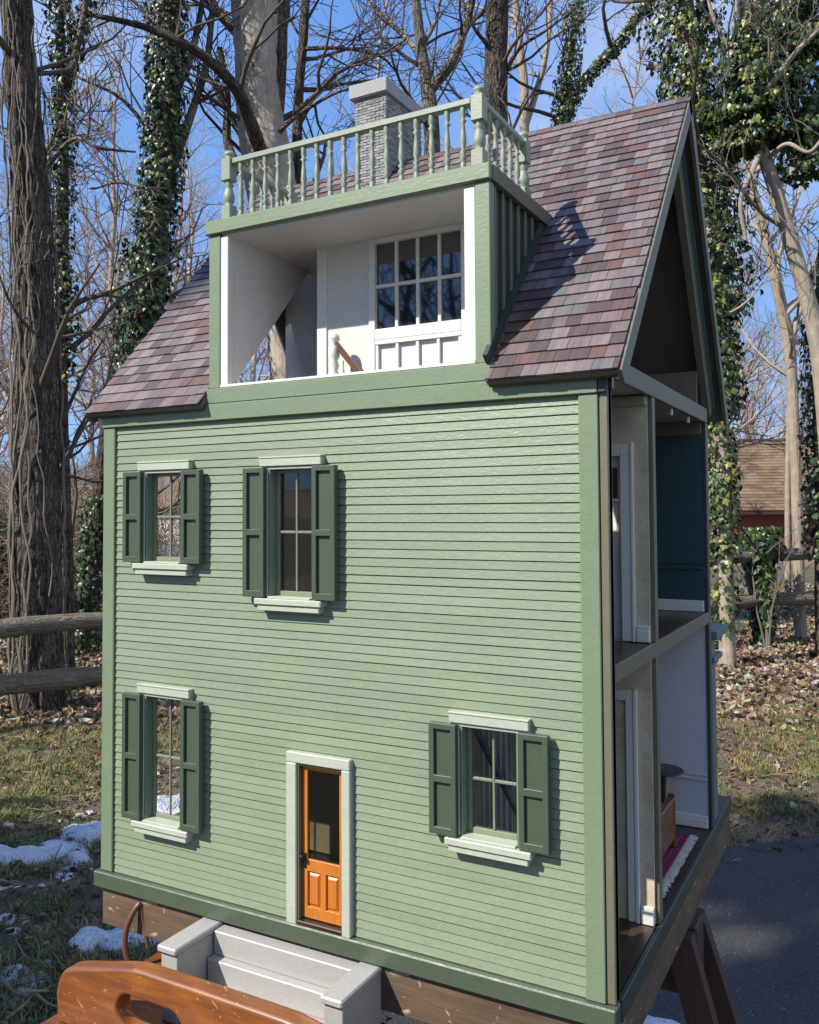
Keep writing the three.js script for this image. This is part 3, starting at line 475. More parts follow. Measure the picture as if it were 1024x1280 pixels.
// ================================================================ FURNITURE AND RUG INSIDE THE HOUSE
{
  const bed = thing('wooden_bed', 'small brown wooden bed standing on the magenta rug inside the dollhouse', 'bed', [0.584, BASE + 0.0035, -0.345]);
  part(bed, 'footboard', [bev(0.036, 0.043, 0.012, 0.062, -0.050, 0.050, 0.001), bev(0.035, 0.044, 0.0, 0.070, -0.056, -0.050, 0.001), bev(0.035, 0.044, 0.0, 0.070, 0.050, 0.056, 0.001), bev(0.0345, 0.0445, 0.0622, 0.067, -0.050, 0.050, 0.001)], M.bedwood);
  part(bed, 'headboard', [bev(-0.040, -0.033, 0.060, 0.112, -0.050, 0.050, 0.001), bev(-0.041, -0.032, 0.0, 0.118, -0.056, -0.050, 0.001), bev(-0.041, -0.032, 0.0, 0.118, 0.050, 0.056, 0.001)], M.bedwood);
  for (let k = 0; k < 6; k++) part(bed, 'spindle', new THREE.CylinderGeometry(0.002, 0.002, 0.05, 8).translate(-0.0365, 0.035, -0.04 + k * 0.016).toNonIndexed(), M.bedwood);
  part(bed, 'side_rail', bev(-0.032, 0.035, 0.016, 0.030, -0.055, -0.051, 0.001), M.bedwood); part(bed, 'side_rail', bev(-0.032, 0.035, 0.016, 0.030, 0.051, 0.055, 0.001), M.bedwood);
  part(bed, 'mattress', bev(-0.032, 0.035, 0.026, 0.042, -0.050, 0.050, 0.004), M.darkwood);
  const tb = thing('round_table', 'dark round pedestal table behind the wooden bed inside the dollhouse', 'table', [0.600, BASE + 0.0016, -0.455]);
  part(tb, 'table_top', turned([[0, 0.084], [0.027, 0.084], [0.0285, 0.0855], [0.027, 0.087], [0, 0.087]], 0, 0, 0, 28), M.darkwood); part(tb, 'pedestal', turned([[0.016, 0], [0.014, 0.004], [0.004, 0.010], [0.0055, 0.03], [0.0035, 0.05], [0.005, 0.0838]], 0, 0, 0, 14), M.darkwood);
  const rug = thing('rug', 'magenta patterned rug with white fringe on the dark lower floor of the dollhouse', 'rug', [0.56, BASE + 0.0018, -0.350]);
  part(rug, 'pile', bev(-0.090, 0.076, 0, 0.0014, -0.105, 0.110, 0.0005), M.rug);
  const fr = [], q = rng(5); for (let k = 0; k < 190; k++) { const z = -0.104 + k * 0.00113; fr.push(tubeG([[0.0755, 0.0010, z], [0.080, 0.0016 + q() * 0.001, z + (q() - 0.5) * 0.003], [0.085 + q() * 0.003, 0.0004, z + (q() - 0.5) * 0.005]], 0.0006, 4, 4)); }
  part(rug, 'fringe', fr, M.fringe).userData.kind = 'stuff';
}

// ================================================================ FRONT STEPS, VARNISHED BOARD, STRAP, TRESTLES
{
  const st = thing('front_steps', 'pale grey wooden steps with two capped side walls below the orange door', 'steps', [0.29, BASE - 0.104, 0]);
  const t = (y, z0, z1) => bev(-0.0915, 0.0950, y - 0.0262, y, z0, z1, 0.0011);
  part(st, 'tread', t(0.0785, 0.0002, 0.0182), M.step); part(st, 'tread', t(0.0522, 0.0002, 0.0290), M.step); part(st, 'tread', t(0.0260, 0.0002, 0.0520), M.step);
  for (const [a, b] of [[-0.1195, -0.0920], [0.0955, 0.1215]]) {
    const w = part(st, 'side_wall', bev(a + 0.002, b - 0.002, 0.0001, 0.0748, 0.0003, 0.0740, 0.0008), M.step);
    part(w, 'cap', bev(a, b, 0.0750, 0.0825, 0.0002, 0.0790, 0.0016), M.step);
  }
  const tray = thing('wooden_tray', 'orange varnished wooden tray with an upright end board and hand slot, below the front steps', 'tray', [0.25, BASE - 0.126, 0.1]);
  const arch = [[-0.174, 0.0215], [-0.178, 0.052], [-0.172, 0.071], [-0.157, 0.0835], [-0.110, 0.0950], [-0.070, 0.1040], [-0.040, 0.1065], [0.110, 0.1065], [0.150, 0.104], [0.19, 0.097], [0.24, 0.085], [0.265, 0.075], [0.270, 0.055], [0.267, 0.0215]];
  const sh = new THREE.Shape(); sh.moveTo(...arch[0]); sh.lineTo(...arch[1]); sh.splineThru(arch.slice(2, 13).map(p => new THREE.Vector2(...p))); sh.lineTo(...arch[13]); sh.closePath();
  const slot = new THREE.Path(); slot.absellipse(-0.068, 0.060, 0.016, 0.0165, Math.PI / 2, Math.PI * 1.5, false); slot.absellipse(-0.012, 0.060, 0.016, 0.0165, -Math.PI / 2, Math.PI / 2, false); sh.holes.push(slot);
  const pg = new THREE.ExtrudeGeometry(sh, { depth: 0.012, bevelEnabled: true, bevelThickness: 0.005, bevelSize: 0.005, bevelOffset: -0.005, bevelSegments: 6, curveSegments: 14 }); pg.translate(0, 0, 0.014);
  part(tray, 'end_board', pg, M.varn);
  part(tray, 'deck', bev(-0.192, 0.270, 0.0005, 0.0212, -0.140, 0.110, 0.003), M.varn);
  const strap = thing('strap_handle', 'bent brown strap handle standing on the varnished tray beside the steps', 'handle', [0.062, BASE - 0.104, 0.0]);
  part(strap, 'loop', (() => { const c = curve([[0.004, -0.004, 0.012], [-0.004, 0.020, 0.016], [-0.006, 0.045, 0.014], [0, 0.068, 0.006], [0.004, 0.0755, 0.0005]], 30); return new MB().tube(c, c.map(() => 0.0036), 10).geo(); })(), M.leather);
  part(strap, 'stay', tubeG([[0.0045, 0.0745, 0.0005], [0.0095, 0.045, -0.002], [0.0125, 0.022, -0.004]], 0.0026, 10, 8), M.leather);
  // sawhorses under the base box
  const horse = (z, label) => {
    const h = thing('sawhorse', label, 'sawhorse', [0.33, 0, z], 'sawhorses under the dollhouse');
    part(h, 'beam', bev(-0.40, 0.335, 0.745, BASE - 0.0682, -0.022, 0.022, 0.003), M.horse);
    for (const sx of [-1, 1]) for (const sz of [-1, 1]) {
      const xt = sx < 0 ? -0.34 : 0.315, xb = xt + sx * 0.24, zt = sz * 0.024, zb = sz * 0.10, w = 0.017, d = 0.010, yt = BASE - 0.072;
      part(h, 'leg', hex([[xb - w, 0, zb - d], [xb + w, 0, zb - d], [xb + w, 0, zb + d], [xb - w, 0, zb + d], [xt - w, yt, zt - d + sz * 0.012], [xt + w, yt, zt - d + sz * 0.012], [xt + w, yt, zt + d + sz * 0.012], [xt - w, yt, zt + d + sz * 0.012]]), M.horse);
    }
    part(h, 'brace', [bev(-0.44, 0.40, 0.42, 0.48, -0.13, -0.112, 0.002)], M.horse);
  };
  horse(-0.36, 'reddish brown sawhorse under the open right end of the dollhouse, nearer the front');
}

// ================================================================ THE YARD
camera.updateMatrixWorld(true);
const fwd = new THREE.Vector3(0, 0, -1).applyQuaternion(camera.quaternion), rgt = new THREE.Vector3(1, 0, 0).applyQuaternion(camera.quaternion), upv = new THREE.Vector3(0, 1, 0).applyQuaternion(camera.quaternion);
const bearing = (px, py) => fwd.clone().addScaledVector(rgt, (px - 512) / 1089.8).addScaledVector(upv, -(py - 600) / 1089.8);
const at = (px, py, depth) => camera.position.clone().addScaledVector(bearing(px, py), depth);       // a surveyed spot: bearing and distance from where the photographer stood
const gnd = (px, py, y = 0) => { const d = bearing(px, py), t = (y - camera.position.y) / d.y; return camera.position.clone().addScaledVector(d, t); };
const asphaltPts = [[9, -11.5], [3.2, -5.9], [1.3, -3.95], [0.62, -3.24], [0.26, -2.86], [-0.10, -2.40], [-0.32, -1.9], [-0.45, -1.1], [-0.45, 0.2], [-0.6, 1.6], [-1.2, 3], [-2.6, 4.6], [-2.6, 9], [9, 9]];
const asphaltEdge = (x, z) => {                       // metres outside the driveway (negative inside)
  let inside = false, d = 1e9;
  for (let i = 0, j = asphaltPts.length - 1; i < asphaltPts.length; j = i++) {
    const [xi, zi] = asphaltPts[i], [xj, zj] = asphaltPts[j];
    if ((zi > z) !== (zj > z) && x < (xj - xi) * (z - zi) / (zj - zi) + xi) inside = !inside;
    const t = Math.min(1, Math.max(0, ((x - xi) * (xj - xi) + (z - zi) * (zj - zi)) / ((xj - xi) ** 2 + (zj - zi) ** 2)));
    d = Math.min(d, Math.hypot(x - xi - t * (xj - xi), z - zi - t * (zj - zi)));
  }
  return inside ? -d : d;
};
function groundY(x, z) {
  const d = Math.hypot(x - 0.9, z - 0.8), a = asphaltEdge(x, z), k = smooth(0.05, 1.2, a), dx = x - 0.88, dz = z - 0.8, dip = smooth(0.20, 0.34, (dx * 0.878 - dz * 0.478) / Math.max(0.5, -dx * 0.478 - dz * 0.878));
  return k * ((fbm(x * 0.9 + 9, z * 0.9, 3, 201) - 0.5) * 0.10 + (fbm(x * 5, z * 5, 3, 205) - 0.5) * 0.035) + k * smooth(10, 46, d) * (1 - 0.97 * dip) * (2.3 + 1.6 * (fbm(x * 0.06, z * 0.06, 2, 209) - 0.5)) - (1 - k) * 0.012;
}
{
  const nx = 210, nz = 210, warp = t => { const s = t * 2 - 1; return Math.sign(s) * (Math.abs(s) * 9 + Math.pow(Math.abs(s), 5) * 80); };
  const p = [], u = [], ix = [];
  for (let j = 0; j <= nz; j++) for (let i = 0; i <= nx; i++) { const x = warp(i / nx) - 1.5, z = warp(j / nz) - 3; p.push(x, groundY(x, z), z); u.push((x + 9) / 18, (z + 13) / 18); }
  for (let j = 0; j < nz; j++) for (let i = 0; i < nx; i++) { const a = j * (nx + 1) + i, b = a + 1, c = a + nx + 1, d = c + 1; ix.push(a, c, b, b, c, d); }
  const g = new THREE.BufferGeometry(); g.setAttribute('position', new THREE.Float32BufferAttribute(p, 3)); g.setAttribute('uv', new THREE.Float32BufferAttribute(u, 2)); g.setIndex(ix); g.computeVertexNormals();
  const S = 1400, t = tex(S, 1, (a, b) => {
    const x = a * 18 - 9, z = b * 18 - 13, n = fbm(x * 1.3, z * 1.3, 4, 211), m = fbm(x * 7, z * 7, 4, 213), f = vnoise(x * 45, z * 45, 217), q = vnoise(x * 24, z * 24, 219);
    const depth = -(x - 0.88) * 0.478 - (z - 0.8) * 0.878, leafy = smooth(5.0, 6.0, depth + (n - 0.5) * 2.0);
    const grass = smooth(0.42, 0.60, n * 0.7 + m * 0.45);
    let c = mix3([0.105, 0.070, 0.042], [0.060, 0.070, 0.026], grass);
    c = mix3(c, [0.17, 0.125, 0.068], 0.5 * smooth(0.5, 0.8, m) * (1 - leafy));
    c = mix3(c, mix3([0.14, 0.085, 0.05], [0.36, 0.25, 0.16], q), leafy * 0.85);
    const k = 0.65 + 0.7 * f; return c.map(v => Math.pow(Math.min(1, v * k), 1 / 2.2));
  }, true);
  const gm = std(0xffffff, 0.95, { map: t, bumpMap: tex(512, 0.05, (a, b) => g3(fbm(a * 20, b * 20, 4, 221, 20, 20)), false), bumpScale: 0.02 });
  struct('ground', g, gm);
  // the driveway
  const sh = new THREE.Shape(), q = rng(3); asphaltPts.forEach(([x, z], i) => {
    const [x2, z2] = asphaltPts[(i + 1) % asphaltPts.length], n = Math.max(2, Math.round(Math.hypot(x2 - x, z2 - z) / 0.05));
    for (let k = 0; k < Math.min(n, 120); k++) { const a = x + (x2 - x) * k / n + (q() - 0.5) * 0.025, b = z + (z2 - z) * k / n + (q() - 0.5) * 0.025; if (!i && !k) sh.moveTo(a, -b); else sh.lineTo(a, -b); }
  });
  struct('driveway', boxUV(new THREE.ShapeGeometry(sh).rotateX(-Math.PI / 2).translate(0, 0.004, 0)), std(C(0.60, 0.59, 0.57), 0.85, { map: texAsphalt, bumpMap: texAsphaltB, bumpScale: 0.005 }));
}

// ---- snow left in patches
const snowM = new THREE.MeshPhysicalMaterial({ color: C(0.58, 0.595, 0.61), roughness: 0.65, bumpMap: tex(256, 0.12, (a, b) => g3(fbm(a * 14, b * 14, 4, 231, 14, 14))), bumpScale: 0.012 });
function snow(label, blobs, h, seed, group) {         // blobs: [x, z, radius]
  let x0 = 1e9, x1 = -1e9, z0 = 1e9, z1 = -1e9; for (const [x, z, r] of blobs) { x0 = Math.min(x0, x - r * 1.3); x1 = Math.max(x1, x + r * 1.3); z0 = Math.min(z0, z - r * 1.3); z1 = Math.max(z1, z + r * 1.3); }
  const n = 90, p = [], u = [], ix = [];
  for (let j = 0; j <= n; j++) for (let i = 0; i <= n; i++) {
    const x = lerp(x0, x1, i / n), z = lerp(z0, z1, j / n); let f = 0; for (const [bx, bz, r] of blobs) f = Math.max(f, 0.9 - Math.hypot(x - bx, (z - bz) * 1.5) / r);
    f += (fbm(x * 7, z * 7, 4, seed) - 0.52) * 1.0 + (fbm(x * 30, z * 30, 3, seed + 5) - 0.5) * 0.22; const e = f - 0.16;
    p.push(x, groundY(x, z) + 0.004 + (e > 0 ? h * Math.pow(Math.min(1, e * 1.8), 0.8) + (fbm(x * 18, z * 18, 3, seed + 9) - 0.5) * h * 0.35 : e * 0.5), z); u.push(x, z);
  }
  for (let j = 0; j < n; j++) for (let i = 0; i < n; i++) { const a = j * (n + 1) + i, b = a + 1, c = a + n + 1, d = c + 1; const low = k => p[k * 3 + 1] < groundY(p[k * 3], p[k * 3 + 2]) - 0.03; if (low(a) && low(b) && low(c) && low(d)) continue; ix.push(a, c, b, b, c, d); }
  const g = new THREE.BufferGeometry(); g.setAttribute('position', new THREE.Float32BufferAttribute(p, 3)); g.setAttribute('uv', new THREE.Float32BufferAttribute(u, 2)); g.setIndex(ix); g.computeVertexNormals();
  single('snow_patch', g, snowM, label, 'snow patch', group);
}
const bl = (px, py, r) => { const v = gnd(px, py); return [v.x, v.z, r]; };
snow('largest white snow patch on the grass left of the dollhouse, below the fence', [bl(110, 1042, 0.20), bl(75, 1054, 0.20), bl(35, 1065, 0.16), bl(0, 1068, 0.17), bl(145, 1034, 0.27), bl(190, 1012, 0.3), bl(95, 1070, 0.09)], 0.042, 300);
snow('shaded bluish snow patch behind the strap handle of the wooden tray', [bl(120, 1183, 0.10), bl(160, 1180, 0.14), bl(195, 1176, 0.14), bl(105, 1192, 0.08), bl(150, 1195, 0.10)], 0.035, 320);
snow('small thin snow patch at the left edge of the photograph on dark grass', [bl(6, 1142, 0.09), bl(-20, 1150, 0.12), bl(18, 1158, 0.08)], 0.010, 340);
snow('broken snow remnant low at the left, beside the wooden tray end board', [bl(48, 1228, 0.055), bl(30, 1245, 0.05), bl(60, 1212, 0.04), bl(22, 1222, 0.07)], 0.010, 350);
snow('pale snow patch on the driveway under the open end of the dollhouse', [bl(842, 1290, 0.16), bl(815, 1310, 0.14), bl(868, 1296, 0.08)], 0.03, 360);

// ---- grass and dead leaves, too many to count
{
  const q = rng(77), blades = [];
  for (let k = 0; k < 9; k++) {
    const a = q() * 6.283, l = 0.022 + 0.036 * q(), w = 0.0011 + 0.0009 * q(), lean = 0.25 + 0.9 * q(), bx = (q() - 0.5) * 0.045, bz = (q() - 0.5) * 0.045, ca = Math.cos(a), sa = Math.sin(a);
    const pt = (s, o) => [bx + ca * lean * l * s * s - sa * o, l * s * (1 - 0.25 * lean * s), bz + sa * lean * l * s * s + ca * o];
    const P = [pt(0, w), pt(0, -w), pt(0.5, w * 0.8), pt(0.5, -w * 0.8), pt(1, 0)];
    for (const t of [[0, 1, 2], [1, 3, 2], [2, 3, 4]]) for (const i of t) blades.push(...P[i]);
  }
  const g = new THREE.BufferGeometry(); g.setAttribute('position', new THREE.Float32BufferAttribute(blades, 3)); g.computeVertexNormals(); g.setAttribute('uv', new THREE.Float32BufferAttribute(new Float32Array(blades.length / 3 * 2), 2));
  const ms = [], cs = [], o = new THREE.Object3D();
  let tries = 0;
  while (ms.length < 42000 && tries++ < 400000) {
    const D = 1.6 + Math.pow(q(), 1.3) * 7.2, lat = (q() * 2 - 1) * D * 0.60, v = camera.position.clone().addScaledVector(fwd, D).addScaledVector(rgt, lat), x = v.x, z = v.z, a = asphaltEdge(x, z);
    if (a < 0.02) continue;
    const n = fbm(x * 1.3, z * 1.3, 4, 211), m = fbm(x * 7, z * 7, 4, 213), dens = smooth(0.46, 0.66, n * 0.7 + m * 0.45) * (0.25 + 0.75 * (1 - smooth(5.2, 6.8, D))) * smooth(0, 0.25, a) + 0.05;
    if (q() > dens) continue;
    o.position.set(x, groundY(x, z) - 0.002, z); o.rotation.set((q() - 0.5) * 0.5, q() * 6.28, (q() - 0.5) * 0.5); const s = 0.55 + 0.75 * q(); o.scale.set(s * 1.15, s * (0.4 + 0.5 * q()), s * 1.15); o.updateMatrix(); ms.push(o.matrix.clone());
    const dry = q() < (x < -0.4 && D < 4.2 ? 0.12 : 0.38) + 0.4 * (1 - n); cs.push(dry ? C(0.24 + 0.1 * q(), 0.19 + 0.06 * q(), 0.085) : C(0.060 + 0.06 * q(), 0.085 + 0.055 * q(), 0.022 + 0.014 * q()));
  }
  const gr = stuffMesh(scene, 'grass', g, std(0xffffff, 0.75, { side: THREE.DoubleSide }), ms, cs); gr.userData.label = 'short thin winter grass on both sides of the driveway'; gr.userData.category = 'grass';
}
function leafShape(l, w, curl) { const p = [], f = (s, o) => [s * l - l / 2, curl * (o * o * 1.2 + (s - 0.5) ** 2) * l, o * w * Math.sin(Math.PI * Math.min(0.97, s * 0.9 + 0.06))]; for (let i = 0; i < 4; i++) { const a = i / 4, b = (i + 1) / 4; for (const s of [-1, 1]) { const A = f(a, 0), B = f(b, 0), Cc = f(b, s), D = f(a, s); for (const v of s > 0 ? [A, D, B, B, D, Cc] : [A, B, D, B, Cc, D]) p.push(...v); } } const g = new THREE.BufferGeometry(); g.setAttribute('position', new THREE.Float32BufferAttribute(p, 3)); g.setAttribute('uv', new THREE.Float32BufferAttribute(new Float32Array(p.length / 3 * 2), 2)); g.computeVertexNormals(); return g; }
{
  const q = rng(79), o = new THREE.Object3D(), ms = [[], []], cs = [[], []]; let tries = 0;
  while (ms[0].length + ms[1].length < 60000 && tries++ < 600000) {
    const D = 2.2 + Math.pow(q(), 0.8) * 13, lat = (q() * 2 - 1) * D * 0.60, v = camera.position.clone().addScaledVector(fwd, D).addScaledVector(rgt, lat), x = v.x, z = v.z, a = asphaltEdge(x, z);
    if (a < -0.35) continue;
    const n = fbm(x * 1.3, z * 1.3, 4, 211), dens = 0.004 + 0.05 * smooth(3.2, 4.6, D) + smooth(5.2, 6.4, D + (n - 0.5) * 2.0) - (a < 0 ? 0.02 : 0);
    if (q() > dens) continue;
    const k = q() < 0.5 ? 0 : 1, s = (0.5 + 0.8 * q()) * (D < 5.5 ? 0.72 : 1); o.position.set(x, groundY(x, z) + 0.006 + 0.028 * q() * smooth(5, 7, D), z); o.rotation.set((q() - 0.5) * 1.3, q() * 6.28, (q() - 0.5) * 1.3); o.scale.setScalar(s); o.updateMatrix(); ms[k].push(o.matrix.clone());
    const t = q(), c = t < 0.28 ? [0.33, 0.25, 0.175] : t < 0.6 ? [0.20, 0.135, 0.082] : t < 0.85 ? [0.095, 0.060, 0.036] : [0.42, 0.355, 0.28]; cs[k].push(C(c[0] * (0.8 + 0.4 * q()), c[1] * (0.8 + 0.4 * q()), c[2] * (0.8 + 0.4 * q())));
  }
  const lit = new THREE.Group(); lit.name = numbered('leaf_litter'); scene.add(lit); lit.userData.kind = 'stuff'; lit.userData.label = 'brown dead leaves lying under the fence and trees'; lit.userData.category = 'leaf litter';
  const lm = std(0xffffff, 0.8, { side: THREE.DoubleSide });
  stuffMesh(lit, 'fallen_leaves', leafShape(0.060, 0.021, 0.35), lm, ms[0], cs[0]); stuffMesh(lit, 'fallen_leaves', leafShape(0.048, 0.020, -0.3), lm, ms[1], cs[1]);
}

{ // dropped twigs and bits of leaf on the grass
  const q = rng(83), o = new THREE.Object3D(), ms = [[], []], cs = [[], []], mb = new MB().tube(curve([[-0.06, 0, 0], [-0.02, 0.006, 0.008], [0.02, 0.002, -0.004], [0.07, 0.008, 0.006]], 8), [0.003, 0.003, 0.0027, 0.0025, 0.0024, 0.002, 0.0018, 0.0015, 0.001], 5).tube(curve([[0.0, 0.004, 0], [0.02, 0.012, 0.02], [0.05, 0.01, 0.035]], 5), [0.002, 0.0018, 0.0015, 0.0012, 0.001, 0.0008], 4);
  let tries = 0; while (ms[1].length < 9000 && tries++ < 90000) {
    const D = 1.9 + Math.pow(q(), 1.2) * 5.5, lat = (q() * 2 - 1) * D * 0.60, v = camera.position.clone().addScaledVector(fwd, D).addScaledVector(rgt, lat), a = asphaltEdge(v.x, v.z); if (a < -0.12 || q() > 0.35 + 0.65 * fbm(v.x * 2.2, v.z * 2.2, 3, 84)) continue;
    const k = q() < 0.07 ? 0 : 1; o.position.set(v.x, groundY(v.x, v.z) + 0.004 + 0.008 * q(), v.z); o.rotation.set((q() - 0.5) * 0.8, q() * 6.28, (q() - 0.5) * 0.8); o.scale.setScalar(k ? 0.35 + 0.7 * q() : 0.5 + 1.3 * q()); o.updateMatrix(); ms[k].push(o.matrix.clone());
    const t = q(), s = 0.7 + 0.6 * q(); cs[k].push(k ? (t < 0.5 ? C(0.17 * s, 0.115 * s, 0.07 * s) : t < 0.8 ? C(0.26 * s, 0.20 * s, 0.13 * s) : C(0.08 * s, 0.055 * s, 0.035 * s)) : C(0.22 * s, 0.17 * s, 0.12 * s));
  }
  const lit = new THREE.Group(); lit.name = numbered('ground_debris'); scene.add(lit); lit.userData.kind = 'stuff'; lit.userData.label = 'dropped twigs and leaf crumbs scattered over the thin grass'; lit.userData.category = 'debris';
  stuffMesh(lit, 'fallen_twigs', mb.geo(), std(0xffffff, 0.85), ms[0], cs[0]); stuffMesh(lit, 'leaf_crumbs', leafShape(0.030, 0.011, 0.4), std(0xffffff, 0.85, { side: THREE.DoubleSide }), ms[1], cs[1]);
}
// ================================================================ TREES, IVY, VINES
const barkB = (c, b = 0.02) => std(c, 0.9, { map: texBark, bumpMap: texBark, bumpScale: b });
const BM = { dark: barkB(C(0.21, 0.165, 0.125)), brown: barkB(C(0.33, 0.265, 0.20)), grey: barkB(C(0.44, 0.385, 0.31), 0.012), tan: std(C(0.44, 0.36, 0.27), 0.85, { map: texPale, bumpMap: texPale, bumpScale: 0.012 }), pale: std(C(0.52, 0.445, 0.35), 0.85, { map: texPale, bumpMap: texPale, bumpScale: 0.02 }), twig: std(C(0.085, 0.065, 0.048), 0.85), twigPale: std(C(0.33, 0.27, 0.205), 0.85), vine: std(C(0.235, 0.195, 0.15), 0.85, { map: texPale }) };
const ivyGeo = (() => {
  const o = [[0, -0.10], [0.22, -0.26], [0.50, -0.12], [0.36, 0.12], [0.46, 0.36], [0.22, 0.42], [0, 0.86], [-0.22, 0.42], [-0.46, 0.36], [-0.36, 0.12], [-0.50, -0.12], [-0.22, -0.26]], p = [];
  const v = ([x, y]) => [x, y, -0.30 * Math.abs(x) - 0.16 * y * y]; for (let i = 0; i < 12; i++) p.push(...v([0, 0.16]), ...v(o[i]), ...v(o[(i + 1) % 12]));
  const g = new THREE.BufferGeometry(); g.setAttribute('position', new THREE.Float32BufferAttribute(p, 3)); g.setAttribute('uv', new THREE.Float32BufferAttribute(new Float32Array(p.length / 3 * 2), 2)); g.computeVertexNormals(); return g;
})();
const ivyM = new THREE.MeshPhysicalMaterial({ color: 0xffffff, roughness: 0.40, side: THREE.DoubleSide, specularIntensity: 0.9 });
function ivyLeaves(q, spots, size, yellow = 0.2) {     // spots: [position, outward direction]
  const o = new THREE.Object3D(), ms = [], cs = [], z = new THREE.Vector3(), y = new THREE.Vector3(), x = new THREE.Vector3(), m = new THREE.Matrix4();
  for (const [p, d] of spots) {
    z.copy(d).add(new THREE.Vector3((q() - 0.5) * 1.3, 0.25 + (q() - 0.5) * 1.1, (q() - 0.5) * 1.3)).normalize();
    y.set((q() - 0.5) * 1.4, -1, (q() - 0.5) * 1.4); y.addScaledVector(z, -y.dot(z)).normalize(); x.crossVectors(y, z); m.makeBasis(x, y, z);
    const s = size * (0.4 + 1.05 * q() * q() + 0.2 * q()); o.matrix.copy(m).scale(new THREE.Vector3(s, s, s)).setPosition(p); ms.push(o.matrix.clone());
    const t = q(); cs.push(t < yellow ? C(0.125 + 0.05 * q(), 0.150 + 0.04 * q(), 0.030) : t < 0.93 ? C(0.022 + 0.024 * q(), 0.046 + 0.034 * q(), 0.016 + 0.010 * q()) : C(0.07, 0.095, 0.045));
  }
  return [ms, cs];
}
function ivyAlong(q, path, radAt, n, thick) {          // leaves in a sleeve round a stem; thick(t, angle) = depth of the sleeve
  const out = []; const c = curve(path, 60);
  for (let i = 0; i < n; i++) {
    const t = q(), k = Math.min(59, Math.floor(t * 60)), f = t * 60 - k, p = c[k].clone().lerp(c[k + 1], f), a = q() * 6.283, d = new THREE.Vector3(Math.cos(a), 0, Math.sin(a));
    out.push([p.addScaledVector(d, radAt(t) + thick(t, a) * Math.pow(q(), 0.7)), d]);
  }
  return out;
}
function grow(buf, q, p, dir, len, r, level, max, o) { // one limb with its branches; buf[level] collects
  const n = Math.max(3, Math.round(4 + len * 3 / (level + 1))), pts = [p.clone()], rad = [r], d = dir.clone().normalize(), st = len / n;
  for (let k = 1; k <= n; k++) {
    d.add(new THREE.Vector3((q() - 0.5), (q() - 0.5) * 0.8 + o.rise, (q() - 0.5)).multiplyScalar(o.wild * (level ? 1.25 : 0.8))).normalize();
    pts.push(pts[k - 1].clone().addScaledVector(d, st)); rad.push(Math.max(o.min, r * (1 - 0.78 * k / n)));
  }
  buf[Math.min(level, buf.length - 1)].tube(pts, rad, r > 0.05 ? 9 : r > 0.018 ? 6 : r > 0.007 ? 4 : 3);
  if (level >= max) return;
  const kids = Math.max(1, Math.round((o.kids[level] || 3) * (0.7 + 0.6 * q())));
  for (let k = 0; k < kids; k++) {
    const t = 0.22 + 0.78 * (k + q()) / kids, i = Math.min(n - 1, Math.floor(t * n)), pd = pts[i + 1].clone().sub(pts[i]).normalize(), s = new THREE.Vector3(q() - 0.5, q() - 0.5, q() - 0.5); s.addScaledVector(pd, -s.dot(pd)).normalize();
    const ang = 0.45 + 0.7 * q(); grow(buf, q, pts[i].clone().lerp(pts[i + 1], q()), pd.multiplyScalar(Math.cos(ang)).addScaledVector(s, Math.sin(ang)), len * (0.42 + 0.3 * q()) * (1 - 0.35 * t), Math.max(o.min, rad[i] * (0.45 + 0.25 * q())), level + 1, max, o);
  }
}
const ridges = (seed, amp) => (a, l, t) => { const w = fbm(a * 9, l * 2.2, 3, seed + 2, 9, 0), r = Math.abs(2 * vnoise(a * 26 + 3 * w, l * 3.4, seed, 0, 0) - 1), s = a > 0.93 ? (1 - a) / 0.07 : 1; return 1 + amp * (s * (smooth(0.0, 0.5, r) - 0.6) + 0.9 * (vnoise(a * 5, l * 0.9, seed + 7, 5, 0) - 0.5) + 0.5 * (fbm(a * 18, l * 9, 2, seed + 9, 18, 0) - 0.5)); };
